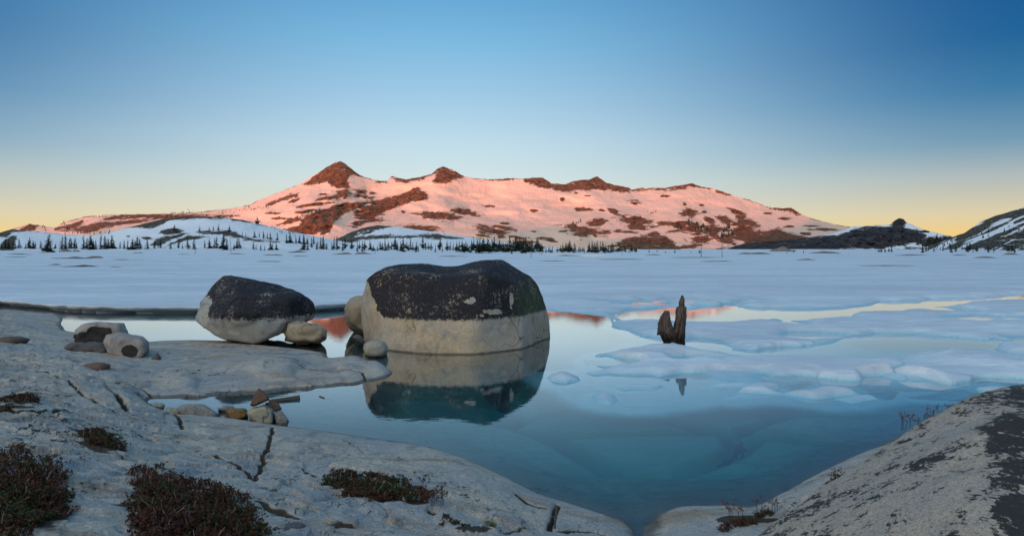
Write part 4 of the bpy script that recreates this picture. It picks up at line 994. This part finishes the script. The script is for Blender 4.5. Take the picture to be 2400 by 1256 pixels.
shrub('low_shrub', 'dark green and russet shrub in the bottom left corner on the granite', [(30,1150,60,70),(60,1200,90,60),(10,1230,80,80),(110,1140,45,45),(120,1200,45,40),(-80,1200,80,90)], .055, 17000, 1500, .35, 1)
shrub('low_shrub', 'widest dark russet shrub mat at the bottom, left of centre', [(380,1150,62,45),(440,1190,110,60),(520,1210,80,50),(350,1215,50,50),(560,1240,60,30),(450,1270,140,40),(330,1130,30,25),(600,1255,40,14)], .05, 21000, 1700, .22, 2, pale=.3)
shrub('low_shrub', 'green and red shrub on the near slab below the huge lichen boulder', [(800,1128,42,20),(860,1145,60,24),(920,1158,45,18),(975,1175,38,8),(900,1165,50,14)], .045, 9000, 900, .55, 3, leaf=.009)
shrub('low_shrub', 'small russet shrub growing in a joint of the left slab', [(215,1022,32,14),(235,1040,34,12),(270,1050,22,8)], .05, 3500, 500, .35, 4, leaf=.009)
shrub('low_shrub', 'little dry green shrub at the left edge above the joint', [(30,938,32,6),(68,935,24,8),(10,965,20,6)], .05, 2000, 300, .4, 5, leaf=.009)
shrub('dry_plant', 'thin mossy plant strip in the crack left of the grass tuft', [(1050,1222,22,5),(1080,1232,22,5),(1005,1172,14,5)], .02, 900, 120, .4, 6, leaf=.006)
shrub('moss_tuft', 'green and red plant at the foot of the spotted boulder beside the water', [(1985,1128,30,6),(1960,1140,20,5)], .035, 1200, 200, .7, 7, leaf=.007)
shrub('moss_tuft', 'long reddish plant strip between low slab and spotted boulder', [(1745,1222,30,6),(1790,1208,24,5),(1700,1230,16,5)], .03, 1400, 220, .4, 8, leaf=.007)
def seed_plant(name, label, px, py, n, hgt, seed, Yz=None, spread=.12):
    rr = random.Random(seed)
    if Yz is None: gx, gy, gz = at(px, py)
    else: gx, gy, gz = W(px, py, Yz)
    root = empty(name, (gx, gy, gz)); tag(root, label, 'dry plant')
    V, Fc, VS, FS = [], [], [], []
    for k in range(n):
        x0 = rr.uniform(-1, 1)*spread; y0 = rr.uniform(-.04, .04); hh = hgt*rr.uniform(.5, 1.1)
        lx = rr.gauss(0, .025)
        p0 = (x0, y0, -.03); p1 = (x0+lx*.4, y0, hh*.6); p2 = (x0+lx*1.3, y0+rr.gauss(0, .02), hh)
        tube(V, Fc, p0, p1, .0017, .0014, 4); tube(V, Fc, p1, p2, .0014, .0010, 4)
        ends = [p2]
        for _ in range(2):
            q = (p1[0]+rr.gauss(0, .02), p1[1], p1[2]+hh*.3*rr.uniform(.5, 1)); tube(V, Fc, p1, q, .0011, .0009, 3); ends.append(q)
        for e in ends:
            for _ in range(7):
                c = np.array(e)+np.array([rr.gauss(0, .004) for _ in range(3)])
                b0 = len(VS); r = .0028
                VS += [tuple(c+np.array(d)*r) for d in ((1, 0, 0), (-1, 0, 0), (0, 1, 0), (0, -1, 0), (0, 0, 1), (0, 0, -1))]
                FS += [(b0, b0+2, b0+4), (b0+2, b0+1, b0+4), (b0+1, b0+3, b0+4), (b0+3, b0, b0+4), (b0+2, b0, b0+5), (b0+1, b0+2, b0+5), (b0+3, b0+1, b0+5), (b0, b0+3, b0+5)]
    mesh_obj('stems', V, Fc, M_twig, root)['kind'] = 'stuff'
    mesh_obj('seed_heads', VS, FS, M_seed, root)['kind'] = 'stuff'
seed_plant('dry_flower_clump', 'dry red flower stalks on the crest of the rear right boulder', 2155, 1000, 14, .085, 1, 4.55, .13)
seed_plant('dry_flower_clump', 'sparse dry stalks on the boulder crest nearest the right edge', 2215, 975, 9, .08, 5, 4.6, .12)
seed_plant('dry_flower_clump', 'dry stalks growing from the reddish strip beside the low slab', 1735, 1225, 8, .10, 2, None, .13)
seed_plant('dry_flower_clump', 'thin bare stalks beside the spotted boulder at the bottom', 1795, 1200, 5, .10, 3, None, .08)
seed_plant('dry_flower_clump', 'few red seed heads right of the green and red shrub', 1015, 1178, 9, .085, 4, None, .06)
seed_plant('dry_flower_clump', 'two dry stems above the moss at the boulder foot', 1965, 1130, 4, .10, 6, None, .05)
rr = random.Random(5); gx, gy, gz = at(1148, 1240); V = []; Fc = []
for k in range(130):
    a = rr.uniform(0, 6.28); r = rr.uniform(0, .022); l = rr.uniform(.02, .06); lean = rr.uniform(.1, .9)
    x0, y0 = r*math.cos(a), r*math.sin(a); b0 = len(V); w = .0012
    V += [(x0-w, y0, -.004), (x0+w, y0, -.004), (x0+lean*l*.4*math.cos(a)+w*.7, y0+lean*l*.4*math.sin(a), l*.6), (x0+lean*l*.4*math.cos(a)-w*.7, y0+lean*l*.4*math.sin(a), l*.6), (x0+lean*l*math.cos(a), y0+lean*l*math.sin(a), l)]
    Fc += [(b0, b0+1, b0+2, b0+3), (b0+3, b0+2, b0+4)]
tag(mesh_obj('grass_tuft', V, Fc, M_grass, loc=(gx, gy, gz)), 'small tuft of green grass in a crack of the near slab', 'grass tuft')

# ------------------------------------------------------------------ trees on the far shore
def conifer(seed, slim=1.0, ragged=.3, bare=.12):
    rr = random.Random(seed); V, Fc = [], []
    nw = 17
    for k in range(nw):
        t = k/(nw-1); z = bare+(1-bare)*t
        R0 = .23*slim*(1-t)**.75*(1+ragged*rr.uniform(-1, .9))+.010
        nb = max(3, int(8*(1-t*.6)))
        for b_ in range(nb):
            if rr.random() < ragged*.45: continue
            a = rr.uniform(0, 6.28); r = R0*rr.uniform(.6, 1.1); dz = -r*rr.uniform(.1, .5)
            ca, sa = math.cos(a), math.sin(a); w = r*rr.uniform(.4, .65); b0 = len(V); h = .045*rr.uniform(.6, 1.3)
            V += [(0, 0, z+h*.6), (r*.6*ca-w*sa, r*.6*sa+w*ca, z+dz*.5), (r*ca, r*sa, z+dz+h*.2), (r*.6*ca+w*sa, r*.6*sa-w*ca, z+dz*.5), (r*.45*ca, r*.45*sa, z-h*.8)]
            Fc += [(b0, b0+1, b0+2), (b0, b0+2, b0+3), (b0+4, b0+2, b0+1), (b0+4, b0+3, b0+2)]
    b0 = len(V); V += [(.012, 0, .95), (-.006, .01, .95), (-.006, -.01, .95), (0, 0, 1.06)]; Fc += [(b0, b0+1, b0+3), (b0+1, b0+2, b0+3), (b0+2, b0, b0+3)]
    T, TF = [], []; tube(T, TF, (0, 0, -.05), (0, 0, .9), .019, .005, 6)
    def me(n, v, f, m):
        q = bpy.data.meshes.new(n); q.from_pydata(v, [], f); q.materials.append(m); q.update(); return q
    return me('crown', V, Fc, M_needle), me('trunk', T, TF, M_bark)
def snag(seed, lean=.0, br=8):
    rr = random.Random(seed); T, TF = [], []
    p = np.array([0, 0, -.04]); r = .02
    for k in range(5):
        q = np.array([lean*((k+1)/5)**1.3+rr.gauss(0, .006), rr.gauss(0, .005), (k+1)/5]); tube(T, TF, p, q, r, r*.72, 6); p = q; r *= .72
    B, BF = [], []
    for k in range(br):
        z = rr.uniform(.3, .95); a = rr.uniform(0, 6.28); l = rr.uniform(.04, .16)*(1.1-z*.5)
        tube(B, BF, (lean*z**1.3, 0, z), (lean*z**1.3+l*math.cos(a), l*math.sin(a), z+rr.uniform(-.02, .05)), .006, .003, 4)
    def me(n, v, f):
        q = bpy.data.meshes.new(n); q.from_pydata(v, [], f); q.materials.append(M_dead); q.update(); return q
    return (me('branches', B, BF) if br else None), me('trunk', T, TF)
CON = [conifer(1, .75, .25), conifer(2, .9, .4), conifer(3, 1.1, .5, .2), conifer(4, .65, .3, .05), conifer(5, 1.5, .6, .3), conifer(6, .85, .3, .0), conifer(8, 1.3, .5, .1)]
SN = [snag(1, .0, 6), snag(2, .05, 12), snag(3, .3, 2), snag(4, -.05, 0)]
TREES = []
def place(kind, px, py, hpx, label, group, hill=None, cat='tree', wide=1.0, yy=None):
    if yy: Y = yy
    elif hill is not None: Y = float(hill.rng(np.array([float(px)]), np.array([float(py)]))[0])
    else: Y = shore_range(py)
    X, _, Z = W(px, py, Y); h = hpx/F*Y
    r = empty('conifer' if kind < 10 else 'dead_tree', (X, Y, Z-.02*h))
    if group in ('conifers in the left shore row', 'conifers below the snow hill', 'conifers on the snow hill'): wide *= 1.3; h *= 1.08
    top, tr_ = (CON[kind] if kind < 10 else SN[kind-10])
    for n, me_ in (('crown' if kind < 10 else 'branches', top), ('trunk', tr_)):
        if me_ is None: continue
        o = bpy.data.objects.new(n, me_); C.objects.link(o); o.parent = r
    wide *= random.uniform(.8, 1.35) if kind < 10 else 1
    r.scale = (h*wide, h*wide, h); r.rotation_euler = (random.gauss(0, .04), random.gauss(0, .05), random.uniform(0, 6.28) if kind != 12 else 0)
    tag(r, label, cat, group); TREES.append((r, px, hpx, kind)); return r
S1 = ('dark conifer in the sparse row along the far shore at left, before the snow hill', 'conifers in the left shore row')
for px, py, h in [(3,583,14),(12,583,24),(20,583,20),(31,583,18),(36,583,14),(44,582,22),(49,581,10),(60,583,12),(66,582,19),(70,582,25),(77,583,18),(82,583,16),(96,583,18),(118,583,16),(129,583,12),(145,585,30),(153,585,32),
                  (163,584,24),(168,584,26),(174,584,25),(179,584,16),(196,584,30),(203,584,26),(210,585,32),(216,585,26),(220,584,20),(225,585,22),(236,584,33),(244,584,30),(249,584,22),(254,583,24),(262,583,30),(268,583,18),(281,583,16),
                  (291,584,20),(299,585,22),(310,585,24),(322,585,30),(317,584,20),(329,584,24),(346,585,26),(361,583,20),(376,582,20),(340,584,10),(306,584,10)]:
    place(random.choice([0, 0, 3, 5, 1]), px, py, h, *S1, hill=lh)
place(1, 111, 591.5, 40, 'tallest dark conifer of the left shore row, standing forward on a small rock', 'conifers in the left shore row')
S2 = ('dark conifer in the loose row at the foot of the snow hill, left of centre', 'conifers below the snow hill')
for px, py, h in [(418,582,24),(441,583,28),(455,584,30),(480,582,18),(492,582,20),(502,581,22),(508,582,26),(531,583,24),(556,582,22),(563,581,24),(594,585,18),(600,585,12),(611,588,14),(620,588,12),(634,586,18),(638,586,14),(648,586,16),(709,588,26),(721,587,18),
                  (714,583,28),(730,580,22),(752,583,26),(765,585,16),(758,584,30),(782,586,30),(790,587,32),(742,585,20),(778,586,18),(400,583,16),(428,583,12),(548,586,14)]:
    place(random.choice([0, 3, 1, 5]), px, py, h, *S2, hill=lh)
place(1, 523, 586, 42, 'tall full conifer below the snow hill, the largest left of centre', 'conifers below the snow hill', hill=lh)
S3 = ('small dark conifer growing on the face of the snow hill', 'conifers on the snow hill')
for px, py, h in [(409,541,14),(415,546,10),(468,543,12),(490,541,9),(500,540,10),(511,539,14),(513,541,9),(538,543,14),(568,554,10),(576,555,10),(597,557,16),(608,556,12),(618,560,18),(627,560,14),(634,561,17),(650,564,18),(672,570,20),(680,569,22),(694,571,16),(702,570,18),(711,571,22),(720,572,14),(735,573,20)]:
    place(random.choice([0, 3, 1]), px, py, h, *S3, hill=lh)
place(2, 603, 527, 18, 'lone bushy conifer on the crest of the snow hill before the pink slope', 'conifers on the snow hill', hill=lh)
S4 = ('dark conifer in the stand on the far shore above the left shoulder of the huge boulder', 'conifers in the central shore stand')
rr = random.Random(40)
for px, h in [(803,30),(808,34),(824,28),(837,30),(842,24),(850,34),(855,30),(868,26),(875,22),(884,20),(891,26),(896,22),(904,28),(910,24),(917,26),(924,32),(928,34),(932,26),(940,28),(946,36),(953,24),(957,22),(963,32),(968,24),(975,26),(981,18),
              (992,32),(998,24),(1004,20),(1010,22),(1020,24),(1031,34),(1037,20),(1049,30),(1055,24),(1062,20),(1070,28),(1076,30),(1083,22)]:
    place(rr.choice([0, 2, 1, 5, 6]), px, 590+rr.uniform(-5, 2), h*rr.uniform(.8, 1), *S4)
S5 = ('dark conifer in the dense stand on the far shore behind the huge boulder', 'conifers in the dense shore stand')
x_ = 1088.
while x_ < 1270:
    place(rr.choice([2, 1, 5, 6, 4, 6]), x_, 592+rr.uniform(-4, 2.5), rr.uniform(19, 36)*(1.05 if 1120 < x_ < 1250 else .85), *S5, wide=1.15)
    x_ += rr.uniform(2.6, 4.8)
S6 = ('small dark conifer in the thinning tree row on the far shore right of the huge boulder', 'conifers in the right shore row')
x_ = 1272.
while x_ < 1500:
    dens = 1.0 if (1310 < x_ < 1350 or 1375 < x_ < 1440) else .75
    if rr.random() < dens: place(rr.choice([2, 1, 5, 6, 0]), x_, 592+rr.uniform(-2, 1.5), rr.uniform(14, 28)*(1 if dens == 1 else .65), *S6, wide=1.2)
    x_ += rr.uniform(2.8, 5)
S7 = ('tiny dark conifer on the far shore at right, below the cliffs', 'tiny conifers on the right shore')
for px, py, h in [(1521,593,8),(1540,592,7),(1560,594,6),(1582,594,10),(1620,594,7),(1640,594,10),(1845,594,5),(1860,594,8),(1883,594,9),(1910,594,6),(2060,592,10),(2066,592,12),(2075,592,11),(2083,591,12),(2090,591,14)]:
    place(rr.choice([0, 5, 2]), px, py, h, *S7, wide=1.4)
S8 = ('dark conifer at the foot of the steep dark hill at the right edge', 'conifers below the right hill')
for k in range(24):
    place(rr.choice([0, 1, 5, 2]), 2140+rr.random()*250, 590+rr.uniform(-3, 3), rr.uniform(9, 24), *S8)
S9 = ('dark conifer in the wood on the saddle below the small rocky summit at right', 'conifers on the saddle')
for k in range(26):
    px = 2150+rr.random()*70; place(rr.choice([0, 1, 5, 2]), px, 584-rr.random()*22+(px-2185)**2*.004, rr.uniform(11, 19), *S9, hill=ridge, wide=1.1)
DG = 'dead trees on the far shore'
place(10, 101, 591, 26, 'thin bare snag left of the tallest conifer in the left row', DG)
place(13, 121, 591, 34, 'leaning bare pole just right of the tallest conifer in the left row', DG)
place(13, 140, 591, 32, 'straight bare pole between two conifer groups of the left row', DG)
place(10, 457, 596, 34, 'thin dead trunk standing in the snow below the left snow hill', DG)
place(11, 542, 592, 34, 'dead tree with short branches right of the tall full conifer', DG)
place(12, 878, 597, 30, 'leaning dead trunk bent to the right on the shore left of the huge boulder', DG)
place(13, 872, 590, 26, 'bare upright pole beside the leaning dead trunk', DG)
place(13, 1245, 606, 38, 'bare thin trunk standing on the ice right behind the huge boulder', DG)
place(11, 1270, 600, 30, 'small half-dead tree just right of the bare trunk behind the huge boulder', DG)
place(13, 1458, 600, 24, 'thin pole of a dead tree at the right end of the tree row', DG)
place(10, 1643, 606, 50, 'taller left one of the two lone dead trees on the right ice', DG)
place(11, 1692, 605, 44, 'bent right one of the two lone dead trees, with short branches', DG)
place(13, 1750, 602, 12, 'short dead stick in the snow below the right cliffs', DG)
place(13, 1964, 604, 16, 'left of two tiny dead trunks on the snow before the right ridge', DG)
place(12, 1988, 604, 12, 'right of two tiny dead trunks on the snow before the right ridge', DG)

# each tree of a row gets its own description: its height, its shape and where it stands in the row
WHERE = {'conifers in the left shore row': 'in the sparse far-left shore row', 'conifers below the snow hill': 'at the foot of the snow hill', 'conifers on the snow hill': 'on the face of the snow hill',
         'conifers in the central shore stand': 'in the stand left of the huge boulder top', 'conifers in the dense shore stand': 'in the dense stand behind the huge boulder', 'conifers in the right shore row': 'in the row right of the huge boulder',
         'tiny conifers on the right shore': 'on the shore below the cliffs', 'conifers below the right hill': 'at the foot of the right hill', 'conifers on the saddle': 'in the saddle wood at right'}
SHAPE = {0: 'slim', 1: 'narrow', 2: 'ragged', 3: 'very slim', 4: 'bushy', 5: 'dense', 6: 'broken-crowned'}
TENS = ['', 'first', 'second', 'third', 'fourth', 'fifth', 'sixth', 'seventh', 'eighth', 'ninth', 'tenth', 'eleventh', 'twelfth', 'thirteenth', 'fourteenth', 'fifteenth', 'sixteenth', 'seventeenth', 'eighteenth', 'nineteenth', 'twentieth']
def ordinal(n):
    if n <= 20: return TENS[n]
    d, u = divmod(n, 10)
    return (['', '', 'twenty', 'thirty', 'forty', 'fifty'][d]+'-'+TENS[u]) if u else ['', '', 'twentieth', 'thirtieth', 'fortieth', 'fiftieth'][d]
for g_ in WHERE:
    rows_ = sorted([t_ for t_ in TREES if t_[0].get('group') == g_], key=lambda t_: t_[1]); hs = sorted(t_[2] for t_ in rows_); n_ = len(rows_)
    for k, (o_, px, h_, kd) in enumerate(rows_):
        if o_['label'].startswith(('tall', 'lone')): continue
        size = 'short' if h_ < hs[n_//3] else ('tall' if h_ > hs[2*n_//3] else 'mid-height')
        pos = 'leftmost' if k == 0 else ('rightmost' if k == n_-1 else (ordinal(k+1)+' from left' if k < n_/2 else ordinal(n_-k)+' from right'))
        o_['label'] = f'{size} {SHAPE[kd]} dark conifer, {pos} {WHERE[g_]}'

# trees too small and far to tell apart: one mass on the mountain
V, Fc = [], []
rr = random.Random(77)
def tiny(px, py, h, hill):
    Y = float(hill.rng(np.array([float(px)]), np.array([float(py)]))[0])-2; X, _, Z = W(px, py, Y); h = h/F*Y; r = h*.24; b0 = len(V)
    for k in range(3):
        zb = Z-.05*h+h*.27*k; rk = r*(1-.25*k)
        for q in range(4): V.append((X+rk*math.cos(q*1.57+k), Y+rk*math.sin(q*1.57+k), zb))
        V.append((X, Y, zb+h*.5)); c = b0+k*5
        for q in range(4): Fc.append((c+q, c+(q+1) % 4, c+4))
for x0, y0, x1, y1, n, h in [(400,500,455,498,16,4),(385,508,440,508,12,6),(450,506,520,508,26,4),(520,500,640,484,40,4),(560,486,585,482,8,5),(690,513,752,494,34,6),(655,543,700,552,10,6),(620,528,650,540,12,4),(145,525,160,535,6,7),(60,532,110,536,12,5),
        (150,546,260,546,22,6),(230,510,330,502,20,4),(1340,526,1364,518,10,7),(1520,498,1540,500,8,5),(1585,530,1660,540,40,8),(1600,520,1650,530,20,8),(1690,556,1720,548,24,9),(1695,545,1712,530,16,11),(1630,538,1700,545,20,6),(1780,538,1850,531,8,4),(900,552,1060,552,12,5),(1100,556,1130,560,8,5),(1880,548,1900,545,10,3)]:
    hl = ch if (850 < x0 < 1100 and y0 > 545) else (lh if (440 < x0 < 655 and y0 > 505) or (x0 == 150 or x0 == 655) else mtn)
    for k in range(n):
        t = rr.random(); tiny(x0+(x1-x0)*t, y0+(y1-y0)*t+rr.gauss(0, 2.2), h*rr.uniform(.6, 1.2), hl)
for k in range(260):
    px = rr.uniform(2180, 2640); py = rr.uniform(float(interp(rh.sky_, px))+6, 594)
    if rr.random() < (py-500)/90: tiny(px, py, rr.uniform(4, 10), rh)
tag(mesh_obj('distant_trees', V, Fc, M_needle), 'scattered tiny dark trees dotted over the far mountain slopes', 'trees', kind='stuff')

# ------------------------------------------------------------------ low rocks melting out of the lake snow
M_low = granite('low_outcrop_granite', (.19, .165, .14), (.24, .20, .165), wet=False)
OUT = [(175,608,60,5,'long low brown rock showing through the snow at left, hump at right end'),(222,607,22,7,'rounded hump at the right end of the long brown rock at left'),(300,611,44,2,'thin dark strip of rock right of the long brown rock at left'),
 (130,626,16,4,'reddish tip of rock at the left end of the dark hollow in the snow'),(190,630,50,6,'long black rock edge in the hollow of the snow at left'),(272,632,16,2,'short dark sliver right of the black rock edge at left'),(40,606,30,2,'thin dark strip of rock at the far left of the snow'),
 (45,597,32,3,'low brown rock at the far left shore'),(112,592,22,4,'dark rock under the tallest conifer of the left row'),(155,590,16,6,'dark rock heap beneath the left row conifers'),(177,590,12,6,'dark round rock right of the heap under the left row'),
 (323,595,14,3,'small brown rock below the left end of the snow hill'),(430,596,18,2,'faint brown rock strip below the snow hill'),(555,598,24,3,'low tan rock in the snow above the tilted boulder'),(637,600,24,4,'tan rock hump left of the central tree stand'),
 (698,593,26,5,'brown rock shelf under the two conifers left of centre'),(706,603,18,2,'thin dark rock strip below the brown shelf'),(800,598,26,7,'brown rock at the foot of the central tree stand'),(850,597,24,6,'grey-brown rock hump just right of the one at the central stand'),
 (632,618,26,2,'dark wet strip in the snow above the tilted boulder'),(1060,604,40,2,'thin brown strip of rock behind the huge boulder'),(1325,601,34,4,'low brown rock right of the huge boulder'),(1295,614,36,2,'dark strip of rock on the ice right of the huge boulder'),(1460,611,60,1.6,'long thin dark line of rock on the ice right of centre'),
 (1530,599,22,3,'small dark rock with shrubs on the ice right of centre'),(1640,606,70,1.8,'thin dark rock line joining the two lone dead trees'),(1680,616,38,2.5,'narrow brown rock strip below the two lone dead trees'),(1770,596,46,7,'low brown rock dome on the far shore at right'),
 (1835,590,36,14,'rounded brown rock dome below the right cliffs'),(1930,594,40,7,'flat brown rock below the right ridge'),(1888,613,26,4,'small brown rock island in the snow at right'),(2080,626,60,1.5,'thin grey rock line in the snow far right'),
 (2140,600,38,3,'low rock strip below the saddle wood'),(2245,600,20,3,'small rock right of the strip below the saddle wood'),(2310,606,30,4,'low tan rock below the steep right hill'),(2370,598,24,6,'brown rock at the right edge below the steep hill')]
for k, (px, py, hw, hp, lab) in enumerate(OUT):
    if py > 596: gx, gy = G(px, py)
    else: gy = shore_range(py); gx = (px-1200)/F*gy
    gz = float(ice_h(np.array([gx]), np.array([gy]))[0])
    rx = hw/F*gy; rz = .7*hp/F*gy; ry = rx*.5
    na, nr = 40, 9; V = []; Fc = []
    th = np.linspace(0, 2*np.pi, na, endpoint=False)
    rim = 1+.35*fbm(np.cos(th)*1.3+k*7, np.sin(th)*1.3, o=3, s=k)
    for j in range(nr+1):
        r = 1-j/nr
        q = fbm(np.cos(th)*r*2.2+k*3, np.sin(th)*r*2.2, o=3, s=k+3)
        for i in range(na): V.append((rx*r*rim[i]*math.cos(th[i]), ry*r*rim[i]*math.sin(th[i]), (-.25*rz if j == 0 else rz*(1-r**1.8)*(.85+.9*q[i]) + .0*rz)))
    for j in range(nr):
        for i in range(na): Fc.append((j*na+i, j*na+(i+1) % na, (j+1)*na+(i+1) % na, (j+1)*na+i))
    tag(mesh_obj('rock_outcrop', V, Fc, M_low if k not in (4, 5, 19) else M_darkrock, None, True, (gx, gy, gz-.05*rz)), lab, 'rock', 'low rocks melting out of the lake snow')
